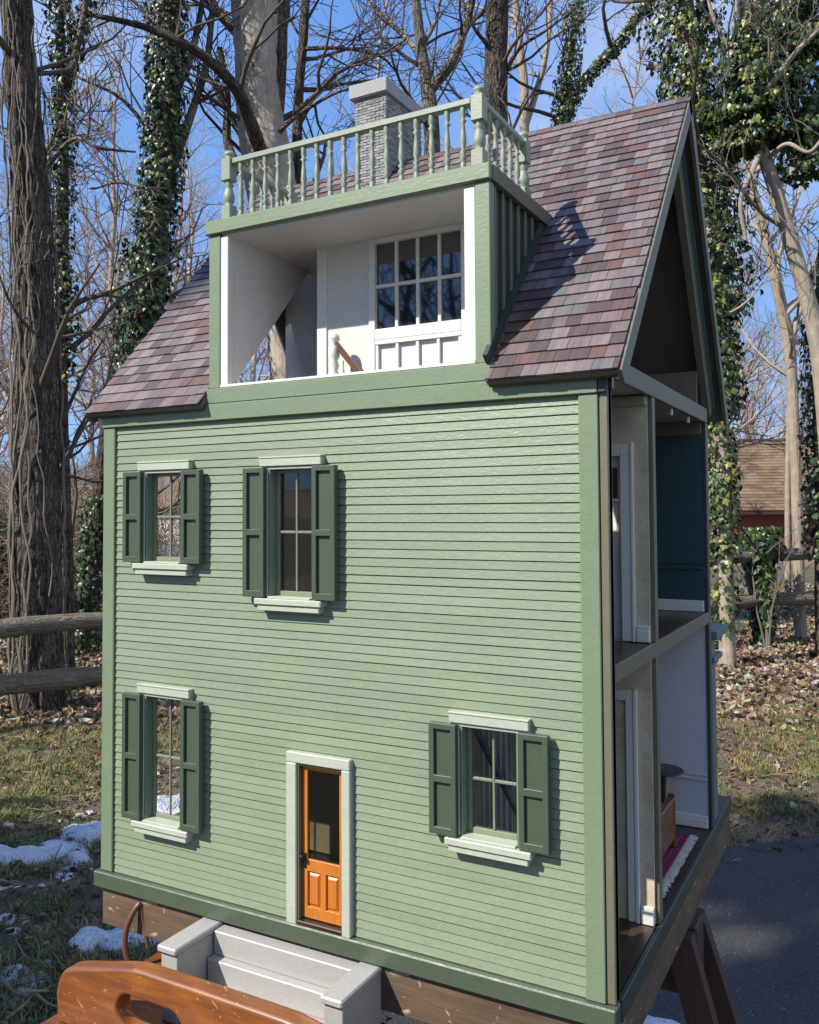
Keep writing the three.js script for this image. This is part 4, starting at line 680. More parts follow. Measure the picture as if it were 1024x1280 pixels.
// a tree: trunk along given spots [px, py, width px] at one distance, limbs [[px, py, depth change, width], ...], twigs
function tree(name, label, depth, trunk, limbs, o) {
  const q = rng(o.seed), root = gnd(trunk[0][0], trunk[0][1]), pts = trunk.map(([x, y, w, dd = 0]) => at(x, y, depth + dd)), rad = trunk.map(([x, y, w, dd = 0]) => w * (depth + dd) / 1089.8 / 2);
  const foot = pts[0].clone(); if (o.foot !== false) { foot.y = groundY(foot.x, foot.z) - 0.08; pts.unshift(foot); rad.unshift(rad[0] * (o.flare || 1.25)); }
  const t = thing(name, label, 'tree', [foot.x, foot.y, foot.z], o.group); void root;
  const N = 150, c = curve(pts, N), rr = c.map((_, k) => { const f = k / N * (rad.length - 1), i = Math.min(rad.length - 2, Math.floor(f)); return lerp(rad[i], rad[i + 1], f - i); });
  const add = (n, mb, m) => { const g = mb.geo(); g.translate(-foot.x, -foot.y, -foot.z); return part(t, n, g, m); };
  add('trunk', new MB().tube(c, rr, 72, ridges(o.seed, o.ridge ?? 0.07)), o.bark);
  const go = Object.assign({ rise: 0.12, wild: 0.55, min: 0.0035, kids: [5, 4, 3] }, o.grow || {});
  const twigs = new MB();
  for (const L of limbs) {
    const P = L.map(([x, y, dd]) => at(x, y, depth + dd)), w = L[0][3], mb = new MB(), cc = curve(P, 26), r0 = w * depth / 1089.8 / 2, r1 = (L[0][4] ?? 0.35) * r0;
    mb.tube(cc, cc.map((_, k) => lerp(r0, r1, k / 26)), 10, ridges(o.seed + 3, 0.05)); add('limb', mb, o.limbBark || o.bark);
    const m = L[0][5] ?? 5; for (let k = 0; k < m; k++) { const i = 5 + Math.floor(q() * 20), d = cc[i].clone().sub(cc[i - 1]).normalize(), s = new THREE.Vector3(q() - 0.5, q() * 0.8 - 0.25, q() - 0.5).normalize(); grow([twigs], q, cc[i], d.multiplyScalar(0.7).add(s), (0.5 + 0.9 * q()) * (o.twigLen || 1), lerp(r0, r1, i / 26) * 0.42, 1, 3, go); }
  }
  for (let k = 0; k < (o.shoots || 0); k++) { const i = 34 + Math.floor(q() * 112), a = q() * 6.283, d = new THREE.Vector3(Math.cos(a), 0.35 + 0.5 * q(), Math.sin(a)); grow([twigs], q, c[i].clone().addScaledVector(d, rr[i] * 0.6), d, (0.6 + 1.2 * q()) * (o.twigLen || 1), 0.014 + 0.016 * q(), 1, 3, go); }
  if (twigs.p.length) { const m = add('twigs', twigs, o.twig || BM.twig); m.userData.kind = 'stuff'; }
  if (o.ivy) {
    const spots = []; for (const v of o.ivy) { const [P, r, n, th, f] = v; spots.push(...ivyAlong(q, P.map(([x, y, dd = 0]) => at(x, y, depth + dd)), () => r, Math.round(n * 2.5), (tt, a) => th * (0.15 + 1.1 * Math.pow(fbm(a * 1.2, tt * (f || 7), 3, o.seed + 40), 1.3)))); }
    for (const s of spots) s[0].sub(foot); const [ms, cs] = ivyLeaves(q, spots, o.leaf || 0.06, o.yellow); stuffMesh(t, 'ivy', ivyGeo, ivyM, ms, cs);
  }
  if (o.extra) o.extra(t, c, rr, q, add, foot);
  return t;
}

// far left: rugged trunk wrapped in bare vines
tree('vine_clad_tree', 'rugged brown trunk wrapped in bare climbing vines at the left edge', 6.1, [[52, 880, 62], [49, 800, 54], [47, 650, 52], [46, 520, 48], [44, 400, 44], [42, 300, 42], [36, 200, 42], [27, 100, 40], [20, 0, 36], [12, -150, 30]],
  [[[10, 130, 0, 5, 0.3, 6], [-20, 70, 0.3], [-60, 40, 0.5]], [[30, 250, 0, 7, 0.3, 8], [90, 175, -0.1], [125, 185, -0.3], [170, 190, -0.2]], [[44, 420, -0.1, 5, 0.3, 5], [14, 380, -0.3], [-15, 300, -0.3]]],
  { seed: 401, bark: BM.dark, ridge: 0.17, flare: 1.45, shoots: 14, twigLen: 0.8, extra(t, c, rr, q, add) {
    for (let v = 0; v < 18; v++) {
      let a = q() * 6.283; const pts = [], k0 = Math.floor(q() * 60), k1 = 90 + Math.floor(q() * 60), drift = (q() - 0.5) * 0.09; 
      for (let k = k0; k < k1; k += 3) { a += drift + (q() - 0.5) * 0.42; const r = rr[k] * (1.10 + 0.14 * q()) + 0.012; pts.push(c[k].clone().add(new THREE.Vector3(Math.cos(a) * r, 0, Math.sin(a) * r))); }
      const s = curve(pts, 60), r0 = 0.005 + 0.010 * q() * q(); add('vine', new MB().tube(s, s.map((_, k) => r0 * (1 - 0.6 * k / 60)), 6), BM.vine);
    }
  } });
tree('ivy_stem_tree', 'slim ivy covered tree forking beside the vine wrapped trunk at the left', 6.7, [[84, 880, 22], [82, 700, 18], [76, 500, 17], [78, 330, 15], [79, 200, 13], [76, 60, 12], [72, -100, 9]], [[[80, 110, 0, 9, 0.7, 2], [96, 62, -0.1], [106, 10, -0.1], [110, -80, 0]]],
  { seed: 411, bark: BM.dark, shoots: 3, ivy: [[[[80, 480], [77, 300], [79, 150], [75, 0], [72, -80]], 0.055, 950, 0.085, 16], [[[82, 100], [97, 60], [107, 5], [110, -60]], 0.03, 220, 0.07, 8], [[[84, 440], [88, 390], [80, 340]], 0.06, 80, 0.10, 4]], leaf: 0.040, yellow: 0.08 });
tree('ivy_clad_tree', 'dark ivy clad trunk rising behind the left roof edge', 7.6, [[176, 880, 40], [178, 600, 36], [182, 420, 34], [193, 300, 32], [205, 180, 30], [210, 60, 28], [212, -120, 24]],
  [[[196, 175, 0, 6, 0.3, 5], [150, 122, -0.2], [95, 95, -0.3], [40, 60, -0.2]], [[190, 240, 0, 5, 0.3, 4], [150, 228, -0.1], [112, 235, 0.1], [104, 215, 0.2]], [[215, 210, 0, 13, 0.5, 6], [240, 140, 0.2], [258, 80, 0.2], [268, -20, 0.3]], [[212, 120, 0, 12, 0.5, 4], [232, 90, 0.1], [248, 30, 0.2], [262, -60, 0.2]]],
  { seed: 421, bark: BM.dark, limbBark: BM.grey, shoots: 4, ivy: [[[[168, 560], [176, 440], [190, 330], [202, 200], [207, 90], [210, -60]], 0.11, 2300, 0.16, 12], [[[168, 420], [176, 360], [184, 300]], 0.15, 260, 0.16, 5]], leaf: 0.051, yellow: 0.10 });
tree('ivy_footed_tree', 'leaning trunk with dark ivy round its foot, behind the rails left of the dollhouse', 8.2, [[104, 842, 30], [110, 760, 26], [118, 680, 24], [126, 610, 20], [136, 520, 17], [150, 400, 14]], [], { seed: 431, bark: BM.dark, shoots: 6, ivy: [[[[104, 835], [110, 760], [118, 680], [126, 620]], 0.10, 620, 0.12, 6]], leaf: 0.049, yellow: 0.06 });
tree('pale_trunk_tree', 'largest pale trunk with heavy arching limbs, straight behind the dormer railing', 8.0, [[372, 880, 62], [366, 500, 54], [354, 330, 58], [336, 215, 64], [326, 150, 58], [322, 80, 56], [318, 0, 58], [312, -130, 56]],
  [[[326, 190, -0.2, 18, 0.28, 8], [312, 150, -0.5], [296, 112, -0.8], [262, 76, -1.0], [216, 47, -1.1], [175, 32, -1.1], [112, 18, -1.0]], [[336, 200, 0.1, 24, 0.8, 4], [344, 140, 0], [348, 70, 0], [350, 0, 0.1], [354, -90, 0.1]], [[322, 215, 0.1, 10, 0.4, 6], [292, 150, 0.4], [262, 100, 0.5], [225, 75, 0.6]], [[318, 60, 0, 16, 0.4, 7], [278, 22, 0.1], [250, -20, 0.2]], [[345, 170, -0.1, 7, 0.3, 6], [365, 150, -0.2], [412, 120, -0.3], [445, 108, -0.2]], [[300, 215, 0.2, 14, 0.5, 2], [285, 180, 0.3], [284, 120, 0.4], [275, 60, 0.4]]],
  { seed: 441, bark: BM.pale, limbBark: BM.dark, ridge: 0.05, shoots: 5, twigLen: 1.1 });
tree('slim_dark_tree', 'slim dark trunk with level side branches between the pale trunk and the chimney', 8.8, [[366, 880, 18], [368, 400, 15], [371, 190, 13], [374, 110, 12], [380, 40, 11], [386, -80, 9]],
  [[[373, 62, 0, 6, 0.35, 6], [400, 60, -0.1], [440, 62, -0.2], [478, 72, -0.2], [497, 92, -0.1]], [[372, 112, 0, 7, 0.5, 4], [400, 112, 0.1], [425, 106, 0.2], [470, 100, 0.3]], [[370, 165, 0, 5, 0.4, 4], [392, 130, 0], [398, 155, 0.1], [410, 175, 0.2]], [[378, 50, 0, 4, 0.4, 4], [360, 20, 0], [340, -20, 0]]], { seed: 451, bark: BM.dark, shoots: 10 });
tree('forked_grey_tree', 'grey tree with a wide fork above and behind the chimney', 9.2, [[540, 880, 26], [541, 400, 23], [540, 170, 20], [536, 120, 18], [530, 80, 14], [522, 20, 12], [515, -60, 10]],
  [[[538, 112, 0, 14, 0.6, 6], [562, 82, -0.1], [578, 45, -0.1], [590, 0, 0], [600, -60, 0.1]], [[528, 70, 0, 8, 0.5, 5], [500, 40, 0.1], [470, 15, 0.1], [450, -20, 0.2]], [[526, 60, 0, 7, 0.4, 5], [545, 25, 0], [552, -30, 0]]], { seed: 461, bark: BM.grey, shoots: 8 });
tree('straight_dark_tree', 'straight dark trunk just behind the tall right railing post', 9.0, [[624, 880, 36], [622, 400, 33], [620, 150, 30], [620, 80, 29], [622, 0, 28], [624, -120, 26]], [[[628, 100, 0, 6, 0.3, 6], [650, 60, -0.1], [680, 40, -0.2], [720, 10, -0.2]], [[612, 60, 0, 6, 0.3, 6], [590, 30, -0.2], [575, -10, -0.2]]], { seed: 471, bark: BM.dark, ridge: 0.1, shoots: 8 });
tree('twin_tan_tree', 'slender tan tree with two stems to the right of the railing', 10.5, [[662, 880, 15], [660, 400, 13], [656, 170, 11], [655, 100, 10], [648, 40, 9], [640, -60, 7]], [[[656, 160, 0, 9, 0.6, 5], [672, 110, 0.1], [684, 60, 0.1], [690, -20, 0.2]], [[656, 100, 0, 5, 0.4, 4], [636, 60, 0.1], [626, 10, 0.2]]], { seed: 481, bark: BM.tan, shoots: 8, twig: BM.twigPale });
tree('leaning_ivy_tree', 'two ivy wrapped stems leaning right above the shingle roof', 9.2, [[700, 880, 17], [700, 400, 15], [702, 165, 13], [718, 118, 12], [748, 80, 11], [780, 45, 10], [815, -10, 9], [850, -70, 7]], [[[700, 170, 0.1, 10, 0.7, 4], [706, 120, 0.2], [714, 70, 0.2], [722, 0, 0.3], [728, -60, 0.3]]],
  { seed: 491, bark: BM.dark, shoots: 6, ivy: [[[[702, 165], [720, 118], [750, 80], [782, 45], [815, -10]], 0.04, 520, 0.10, 10], [[[701, 180], [706, 120], [714, 70], [722, 0]], 0.05, 620, 0.14, 9]], leaf: 0.040, yellow: 0.30 });
tree('ivy_column_tree', 'tall pale trunk thickly wrapped in ivy behind the right gable', 7.4, [[909, 790, 19], [907, 690, 18], [904, 600, 19], [898, 480, 20], [890, 350, 22], [880, 220, 23], [866, 100, 24], [855, 0, 22], [846, -110, 20]],
  [[[880, 90, 0, 6, 0.4, 3], [896, 50, 0.1], [915, 66, 0.1], [930, 78, 0.2]], [[892, 330, -0.1, 4, 0.3, 4], [915, 240, -0.2], [935, 205, -0.2]], [[895, 400, -0.1, 4, 0.3, 3], [930, 380, -0.3], [960, 345, -0.3]]],
  { seed: 501, bark: BM.tan, limbBark: BM.tan, ridge: 0.05, shoots: 3, ivy: [[[[862, 190], [862, 110], [853, 0], [846, -80]], 0.13, 1500, 0.32, 8], [[[890, 400], [884, 300], [876, 210], [866, 130]], 0.12, 1700, 0.36, 9], [[[905, 690], [903, 600], [899, 500], [893, 400]], 0.08, 620, 0.10, 14], [[[909, 790], [908, 740], [906, 680]], 0.07, 90, 0.09, 5], [[[903, 520], [898, 450], [893, 370]], 0.11, 420, 0.14, 6]], leaf: 0.054, yellow: 0.34 });
tree('hanging_ivy_tree', 'grey tree at the top right hung with masses of glossy ivy', 7.0, [[1045, 860, 24], [1040, 640, 22], [1020, 420, 20], [988, 300, 18], [962, 215, 17], [944, 165, 16], [933, 110, 14], [930, 40, 12], [925, -60, 10]],
  [[[940, 140, 0, 9, 0.4, 5], [968, 100, -0.3], [1000, 60, -0.4], [1045, 20, -0.4]], [[935, 90, 0, 7, 0.4, 3], [905, 50, 0], [888, 10, 0], [880, -40, 0]], [[952, 185, 0, 8, 0.5, 4], [940, 215, -0.2], [926, 250, -0.2], [932, 300, -0.2]], [[958, 200, 0, 6, 0.5, 4], [985, 180, -0.3], [1012, 190, -0.4], [1040, 150, -0.4]]],
  { seed: 511, bark: BM.tan, shoots: 5, twig: BM.vine, ivy: [[[[935, 150], [960, 110], [1000, 65], [1040, 30]], 0.05, 1500, 0.42, 9], [[[935, 110], [955, 60], [985, 20], [1020, -30]], 0.05, 1100, 0.42, 8], [[[920, 190], [940, 165], [985, 170], [1030, 150]], 0.03, 900, 0.30, 9], [[[1005, 220], [1010, 170], [1020, 110]], 0.05, 500, 0.30, 6], [[[928, 90], [938, 40], [960, 0]], 0.04, 420, 0.26, 6]], leaf: 0.057, yellow: 0.30 });
tree('tan_trunk_tree', 'smooth tan trunk in front of the low brown roofed house at the right', 9.0, [[1000, 765, 14], [998, 690, 13], [995, 600, 13], [991, 500, 13], [986, 430, 14], [974, 370, 14], [958, 300, 12], [942, 240, 10], [930, 190, 8]],
  [[[985, 745, 0.1, 8, 0.8, 1], [985, 600, 0.1], [987, 480, 0.1], [983, 425, 0]], [[988, 440, 0, 9, 0.5, 5], [996, 400, 0], [1012, 360, 0.1], [1030, 290, 0.1]], [[984, 415, 0, 6, 0.4, 5], [972, 350, -0.1], [982, 290, -0.1], [1000, 240, -0.1]]], { seed: 521, bark: BM.tan, shoots: 14, twig: BM.twigPale, twigLen: 1.1 });
tree('edge_ivy_tree', 'ivy covered trunk cut by the right edge of the photograph', 7.8, [[1030, 800, 20], [1028, 600, 19], [1026, 450, 18], [1032, 300, 16]], [], { seed: 531, bark: BM.dark, ivy: [[[[1028, 700], [1026, 560], [1024, 440], [1030, 340]], 0.08, 900, 0.14, 8]], leaf: 0.052, yellow: 0.12 });
// the tree behind the photographer whose ivy shades the near grass and driveway
{
  const q = rng(601), t = thing('shade_tree', 'big ivy hung tree standing behind the photographer', 'tree', [-6.6, 0, 7.4]), S = (x, z, s) => new THREE.Vector3(x - 0.62 * s + 6.6, 1.07 * s, z + s - 7.4), foot = new THREE.Vector3();
  const tp = [foot, new THREE.Vector3(0.1, 2.5, -0.1), new THREE.Vector3(0.3, 5, -0.3), new THREE.Vector3(0.2, 8, -0.3), new THREE.Vector3(0.4, 11, -0.2)], c = curve(tp, 60);
  part(t, 'trunk', new MB().tube(c, c.map((_, k) => lerp(0.32, 0.12, k / 60)), 24, ridges(601, 0.08)).geo(), BM.brown);
  const spots = [], tw = new MB();
  const gp = (px, py) => { const v = gnd(px, py); return [v.x, v.z]; }, clumps = [[-1.55, -1.15, 6.0, 0.75, 520], [-2.05, -1.05, 6.6, 0.7, 380], [-1.15, -0.75, 6.2, 0.6, 380], [-1.9, -1.75, 7.0, 0.35, 110], [...gp(915, 1085), 7.3, 0.24, 110], [...gp(960, 1075), 7.5, 0.3, 160], [...gp(1015, 1075), 7.7, 0.34, 190], [...gp(945, 1102), 7.2, 0.16, 60], [...gp(1000, 1104), 7.4, 0.18, 80], [...gp(1050, 1120), 7.6, 0.30, 150], [...gp(990, 1020), 8.2, 0.32, 90], [-3.4, -1.2, 6.8, 0.6, 220], [-1.35, -1.55, 6.5, 0.4, 260], [-2.6, -1.5, 6.9, 0.5, 200], [...gp(930, 1262), 6.6, 0.17, 120], [...gp(975, 1238), 6.7, 0.16, 120], [...gp(1020, 1222), 6.8, 0.19, 130], [...gp(1040, 1262), 6.5, 0.3, 200], [...gp(885, 1252), 6.5, 0.14, 90], [...gp(990, 1262), 6.55, 0.2, 140]];  // near-right clumps added to darken the driveway in place of the dollhouse shadow
  for (const [x, z, s, r, n] of clumps) {
    const p = S(x, z, s), a = c[Math.min(58, Math.max(16, Math.round((s - 2.2) / 11 * 60)))], L = curve([a, a.clone().lerp(p, 0.5).add(new THREE.Vector3(0, -0.35, 0)), p], 20);
    part(t, 'limb', new MB().tube(L, L.map((_, k) => lerp(0.06, 0.015, k / 20)), 8).geo(), BM.brown);
    for (let k = 0; k < 3; k++) { const i = 8 + Math.floor(q() * 11); grow([tw], q, L[i], new THREE.Vector3(q() - 0.5, q() * 0.5, q() - 0.5), 1.0, 0.018, 1, 3, { rise: 0.1, wild: 0.5, min: 0.004, kids: [4, 4, 3] }); }
    for (let k = 0; k < n; k++) { const d = new THREE.Vector3(q() - 0.5, q() - 0.5, q() - 0.5).normalize(); spots.push([p.clone().addScaledVector(d, r * Math.cbrt(q())), d]); }
  }
  const m = part(t, 'twigs', tw.geo(), BM.twig); m.userData.kind = 'stuff'; const [ms, cs] = ivyLeaves(q, spots, 0.16, 0.2); stuffMesh(t, 'ivy', ivyGeo, ivyM, ms, cs);
}
// bare trees across the yard behind the photographer, which the attic panes mirror
[[-3.3, 8.4, 'bare small tree across the yard straight behind the photographer'], [-5.6, 11, 'bare grey tree further back behind the photographer'], [-1.6, 10.2, 'bare forked tree behind the photographer at the driveway side']].forEach(([x, z, label], n) => {
  const q = rng(650 + n), t = thing('bare_tree', label, 'tree', [x, 0, z]), pts = [0, 1, 2, 3, 4, 5].map(k => new THREE.Vector3((q() - 0.5) * 0.3, k * 1.05, (q() - 0.5) * 0.3)), c = curve(pts, 40), tw = new MB();
  part(t, 'trunk', new MB().tube(c, c.map((_, k) => lerp(0.17, 0.03, k / 40)), 16, ridges(651, 0.08)).geo(), BM.dark);
  for (let k = 0; k < 20; k++) { const a = q() * 6.283; grow([tw], q, c[10 + Math.floor(q() * 30)], new THREE.Vector3(Math.cos(a), 0.5 + 0.4 * q(), Math.sin(a)), 1.2 + 1.3 * q(), 0.04, 0, 2, { rise: 0.1, wild: 0.5, min: 0.008, kids: [6, 4, 3] }); }
  part(t, 'branches', tw.geo(), BM.dark).userData.kind = 'stuff';
});
// bare woods further back, reading as one mass
{
  const q = rng(701), wood = new THREE.Group(); wood.name = numbered('distant_woods'); scene.add(wood); wood.userData.kind = 'stuff'; wood.userData.label = 'thin bare winter woods filling the background'; wood.userData.category = 'woods';
  for (let v = 0; v < 4; v++) {
    const mb = new MB(), h = 9 + 4 * q(), n = 14, pts = [], rad = [], d = new THREE.Vector3(0, 1, 0), p = new THREE.Vector3();
    for (let k = 0; k <= n; k++) { pts.push(p.clone()); rad.push(lerp(0.13, 0.018, k / n)); d.add(new THREE.Vector3((q() - 0.5) * 0.28, 0.1, (q() - 0.5) * 0.28)).normalize(); p.addScaledVector(d, h / n); }
    mb.tube(pts, rad, 7);
    for (let k = 3; k <= n; k++) for (let b = 0; b < 3; b++) { const a = q() * 6.283, up = 0.5 + 0.7 * q(); grow([mb], q, pts[k], new THREE.Vector3(Math.cos(a), up, Math.sin(a)), (1.2 + 2.0 * q()) * (1.1 - 0.5 * k / n), rad[k] * 0.45 + 0.006, 0, 2, { rise: 0.14, wild: 0.34, min: 0.0034, kids: [6, 5, 4] }); }
    const g = mb.geo(), ms = [], cs = [], o = new THREE.Object3D();
    for (let k = 0; k < 15; k++) {
      const D = 23 + Math.pow(q(), 1.1) * 30, lat = (q() * 2 - 1) * D * 0.62, w = camera.position.clone().addScaledVector(fwd, D).addScaledVector(rgt, lat); if (Math.abs(lat / D - 0.44) < 0.09 && D < 36) continue;
      o.position.set(w.x, groundY(w.x, w.z) - 0.1, w.z); o.rotation.set((q() - 0.5) * 0.12, q() * 6.28, (q() - 0.5) * 0.12); o.scale.setScalar(0.75 + 0.7 * q()); o.updateMatrix(); ms.push(o.matrix.clone()); const s = 0.75 + 0.5 * q(); cs.push(C(0.33 * s, 0.265 * s, 0.225 * s));
    }
    stuffMesh(wood, 'bare_trees', g, std(0xffffff, 0.9), ms, cs);
  }
  // brush and saplings under the woods
  const mb = new MB(); for (let k = 0; k < 26; k++) { const a = k / 26 * 6.283; grow([mb], q, new THREE.Vector3(Math.cos(a) * 0.2, 0, Math.sin(a) * 0.2), new THREE.Vector3(Math.cos(a) * 0.5, 1, Math.sin(a) * 0.5), 0.7 + 0.7 * q(), 0.009, 0, 2, { rise: 0.05, wild: 0.5, min: 0.003, kids: [4, 3] }); }
  const ms = [], cs = [], o = new THREE.Object3D(); for (let k = 0; k < 130; k++) { const D = 9.6 + q() * 20, lat = (q() * 1.25 - 1) * D * 0.6, w = camera.position.clone().addScaledVector(fwd, D).addScaledVector(rgt, lat); o.position.set(w.x, groundY(w.x, w.z) - 0.03, w.z); o.rotation.set(0, q() * 6.28, 0); o.scale.setScalar(0.6 + 1.0 * q()); o.updateMatrix(); ms.push(o.matrix.clone()); const s = 0.8 + 0.5 * q(); cs.push(C(0.27 * s, 0.20 * s, 0.14 * s)); }
  stuffMesh(wood, 'brush', mb.geo(), std(0xffffff, 0.9), ms, cs);
  // low green ground ivy beyond the right fence
  const gi = []; for (let k = 0; k < 2600; k++) { const D = 8.9 + q() * 5.5, lat = D * (0.30 + 0.30 * q()), w = camera.position.clone().addScaledVector(fwd, D).addScaledVector(rgt, lat); if (fbm(w.x * 1.1, w.z * 1.1, 3, 707) < 0.47) continue; gi.push([new THREE.Vector3(w.x, groundY(w.x, w.z) + 0.02 + 0.16 * q() * q(), w.z), new THREE.Vector3(0, 1, 0.3)]); }
  const [m2, c2] = ivyLeaves(q, gi, 0.085, 0.35); const gv = stuffMesh(scene, 'ground_ivy', ivyGeo, ivyM, m2, c2); gv.userData.label = 'green ivy creeping over the leaves beyond the right fence'; gv.userData.category = 'ground cover';
}
// dark evergreen bush at the far left behind the rails
{
  const q = rng(711), w = at(-6, 700, 11), b = thing('evergreen_bush', 'dark evergreen bush behind the rails at the far left edge', 'bush', [w.x, groundY(w.x, w.z), w.z]), sp = [], mb = new MB();
  for (let k = 0; k < 7; k++) { const a = k * 0.9; grow([mb], q, new THREE.Vector3(Math.cos(a) * 0.1, 0, Math.sin(a) * 0.1), new THREE.Vector3(Math.cos(a) * 0.5, 1, Math.sin(a) * 0.5), 1.2, 0.02, 0, 2, { rise: 0.1, wild: 0.4, min: 0.004, kids: [4, 3] }); }
  for (let k = 0; k < 1500; k++) { const d = new THREE.Vector3(q() - 0.5, q() - 0.4, q() - 0.5).normalize(); sp.push([new THREE.Vector3(0, 0.75, 0).add(d.clone().multiply(new THREE.Vector3(0.55, 0.75, 0.55)).multiplyScalar(Math.pow(q(), 0.5) * (0.7 + 0.5 * fbm(d.x * 2 + 4, d.y * 2 + d.z, 2, 5)))), d]); }
  part(b, 'stems', mb.geo(), BM.dark); const [ms, cs] = ivyLeaves(q, sp, 0.08, 0.05); stuffMesh(b, 'foliage', ivyGeo, ivyM, ms, cs);
}

// ================================================================ FENCES AND FAR HOUSES
{
  const wood = std(C(0.21, 0.175, 0.125), 0.9, { map: texGrainH, bumpMap: texBark, bumpScale: 0.012 }), post = std(C(0.24, 0.19, 0.135), 0.9, { map: texBark, bumpMap: texBark, bumpScale: 0.012 });
  const railG = (a, b, r, seed) => { const q = rng(seed), c = curve([a, a.clone().lerp(b, 0.33).add(new THREE.Vector3(0, (q() - 0.6) * 0.05, 0)), a.clone().lerp(b, 0.66).add(new THREE.Vector3(0, (q() - 0.4) * 0.04, 0)), b], 30); return new MB().tube(c, c.map((_, k) => r * (0.80 + 0.2 * Math.sin(k / 30 * Math.PI)) * (0.92 + 0.16 * vnoise(k * 0.3, seed, 3))), 9, (u, l) => 0.85 + 0.3 * vnoise(u * 5, l * 2, seed, 5, 0)).geo(); };
  const fence = (label, p0, posts, hs, r, seed) => {
    const o = thing('rail_fence', label, 'fence', [p0.x, 0, p0.z]);
    posts.forEach((p, i) => {
      const v = p.clone().sub(p0); v.y = groundY(p.x, p.z); const top = hs[0][Math.min(i, hs[0].length - 1)] + 0.14, w = r * 0.95; part(o, 'post', [bev(v.x - w, v.x + w, v.y - 0.1, top, v.z - w * 0.8, v.z + w * 0.8, 0.02)], post);
      if (i) hs.forEach((h, k) => { const a = posts[i - 1].clone().sub(p0), b = v.clone(); a.y = h[i - 1]; b.y = h[i]; part(o, 'rail', railG(a, b, r, seed + i * 10 + k), wood); });
    }); return o;
  };
  const fl = (px, D) => { const v = at(px, 700, D); v.y = 0; return v; };
  const L = [fl(-330, 4.7), fl(222, 6.15), fl(560, 7.6)];
  fence('two rail split wood fence left of the dollhouse, in front of the vine wrapped trunk', L[0], L, [[0.64, 0.62, 0.69], [0.29, 0.27, 0.32]], 0.062, 801);
  const P = [fl(760, 7.9), fl(955, 8.55), fl(1240, 9.6)];
  fence('two rail split wood fence at the right with a post smothered in ivy', P[0], P, [[0.84, 0.90, 0.97], [0.40, 0.47, 0.57]], 0.076, 821);
  const q = rng(831), pv = P[1], sp = []; for (let k = 0; k < 2100; k++) { const y = Math.pow(q(), 0.8), a = q() * 6.283, d = new THREE.Vector3(Math.cos(a), 0, Math.sin(a)); sp.push([new THREE.Vector3(0, 0.06 + y * 1.12, 0).addScaledVector(d, (0.06 + 0.19 * fbm(a, y * 4, 2, 9) * (0.45 + y)) * (0.6 + 0.4 * q())).add(new THREE.Vector3(-0.06 * y, 0, 0)), d]); }
  const vine = thing('post_ivy', 'dark ivy smothering the fence post right of the dollhouse', 'ivy', [pv.x, 0, pv.z]); const st = new MB(); for (let k = 0; k < 5; k++) grow([st], q, new THREE.Vector3((q() - 0.5) * 0.12, 0.02, 0.10), new THREE.Vector3((q() - 0.5) * 0.3, 1, 0), 1.1, 0.011, 1, 2, { rise: 0.15, wild: 0.3, min: 0.004, kids: [3, 3] });
  part(vine, 'stem', st.geo(), BM.vine); const [ms, cs] = ivyLeaves(q, sp, 0.062, 0.14); stuffMesh(vine, 'leaves', ivyGeo, ivyM, ms, cs);
  // low house with a big brown roof and red brick wall
  const h0 = at(905, 690, 29), dir = rgt.clone(); dir.y = 0; dir.normalize(); const nh = thing('neighbour_house', 'low house with a broad brown shingle roof and red brick wall behind the right fence', 'house', [h0.x, at(905, 694, 29).y, h0.z]); nh.rotation.y = Math.atan2(-dir.z, dir.x) - 0.10;
  const rb = std(C(0.20, 0.058, 0.042), 0.9, { bumpMap: texBrickB, bumpScale: 0.01 }), rs = std(C(0.25, 0.170, 0.100), 0.9, { map: texShingle }), rs2 = std(C(0.19, 0.125, 0.075), 0.9, { map: texShingle });
  part(nh, 'wall', box(0.6, 9, -1.2, 1.45, -6, -0.55), rb); part(nh, 'eave_board', bev(0, 9.6, 1.33, 1.50, -0.10, 0, 0.02), std(C(0.055, 0.022, 0.018), 0.8));
  const rf = part(nh, 'roof', hex([[0, 1.47, 0], [9.6, 1.47, 0], [9.6, 4.1, -3.2], [0, 4.1, -3.2], [0, 1.40, -0.02], [9.6, 1.40, -0.02], [9.6, 4.0, -3.24], [0, 4.0, -3.24]]), rs); part(nh, 'rear_roof', hex([[0, 4.1, -3.2], [9.6, 4.1, -3.2], [9.6, 1.4, -6.4], [0, 1.4, -6.4], [0, 4.0, -3.2], [9.6, 4.0, -3.2], [9.6, 1.3, -6.4], [0, 1.3, -6.4]]), rs);
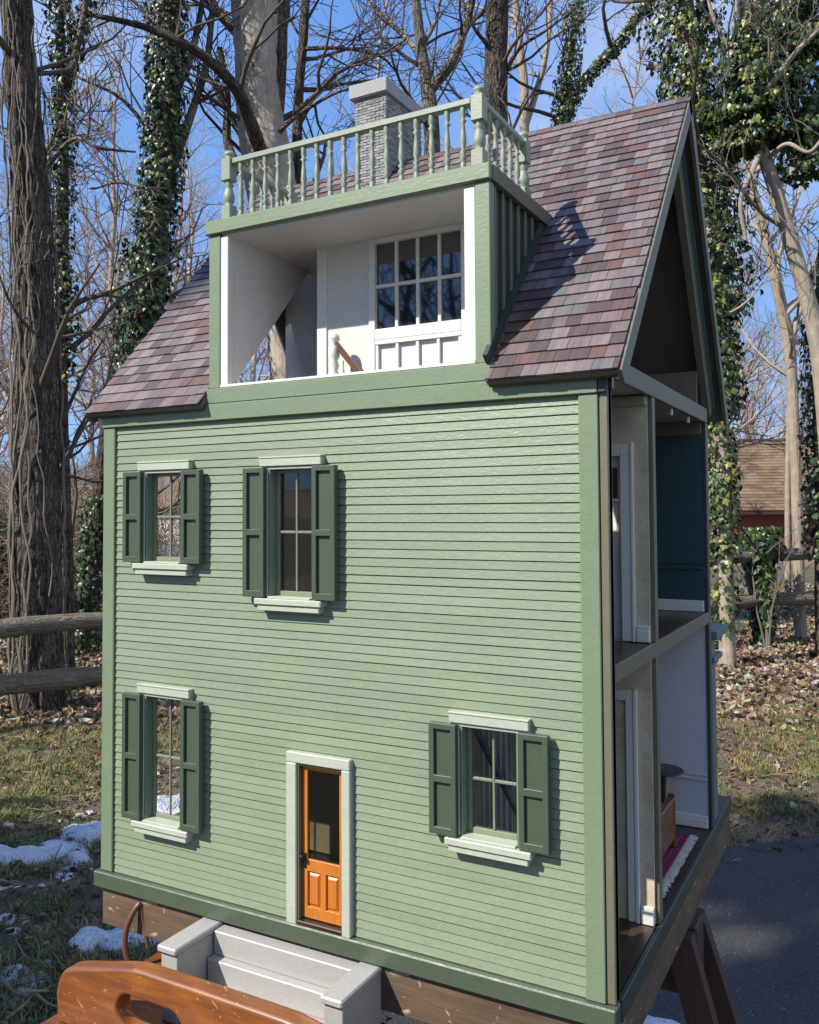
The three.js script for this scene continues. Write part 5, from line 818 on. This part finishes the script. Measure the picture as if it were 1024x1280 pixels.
  const qs = rng(9), g1 = [], g2 = []; for (let r = 0; r < 24; r++) for (let k = 0; k < 34; k++) { const s = r / 24, x = k * 0.283 + (r % 2) * 0.14, y = 1.475 + s * 2.63, z = -s * 3.2; (qs() < 0.6 ? g1 : g2).push(hex([[x, y, z + 0.02], [Math.min(9.6, x + 0.275), y, z + 0.02], [Math.min(9.6, x + 0.275), y + 0.108, z - 0.133], [x, y + 0.108, z - 0.133], [x, y + 0.016, z + 0.03], [Math.min(9.6, x + 0.275), y + 0.016, z + 0.03], [Math.min(9.6, x + 0.275), y + 0.118, z - 0.123], [x, y + 0.118, z - 0.123]])); }
  part(rf, 'shingles', g1, rs).userData.kind = 'stuff'; part(rf, 'shingles', g2, rs2).userData.kind = 'stuff';
  // pale sided shed glimpsed through the upper left window
  const s0 = at(208, 690, 14), sd = thing('pale_shed', 'pale sided shed glimpsed through the upper left window of the dollhouse', 'shed', [s0.x, groundY(s0.x, s0.z), s0.z]); sd.rotation.y = nh.rotation.y; sd.scale.set(0.9, 0.86, 0.9);
  part(sd, 'wall', box(-0.9, 0.9, -0.6, 1.6, -1.6, -0.02), std(C(0.55, 0.48, 0.40), 0.8)); const slat = std(C(0.66, 0.60, 0.52), 0.7); for (let k = 0; k < 14; k++) part(sd, 'siding_board', bev(-0.9 + k * 0.1288, -0.9 + k * 0.1288 + 0.112, -0.5, 1.6, -0.0199, 0.015, 0.006), slat); part(sd, 'siding_band', bev(-0.92, 0.92, 0.62, 0.90, 0.0155, 0.05, 0.006), std(C(0.22, 0.22, 0.25), 0.7));
  part(sd, 'roof', [hex([[-1.0, 1.55, 0.15], [1.0, 1.55, 0.15], [1.0, 2.2, -0.8], [-1.0, 2.2, -0.8], [-1.0, 1.61, 0.15], [1.0, 1.61, 0.15], [1.0, 2.27, -0.8], [-1.0, 2.27, -0.8]]), hex([[-1.0, 2.2, -0.8], [1.0, 2.2, -0.8], [1.0, 1.55, -1.75], [-1.0, 1.55, -1.75], [-1.0, 2.27, -0.8], [1.0, 2.27, -0.8], [1.0, 1.61, -1.75], [-1.0, 1.61, -1.75]])], rs2);
}

renderer.render(scene, camera);
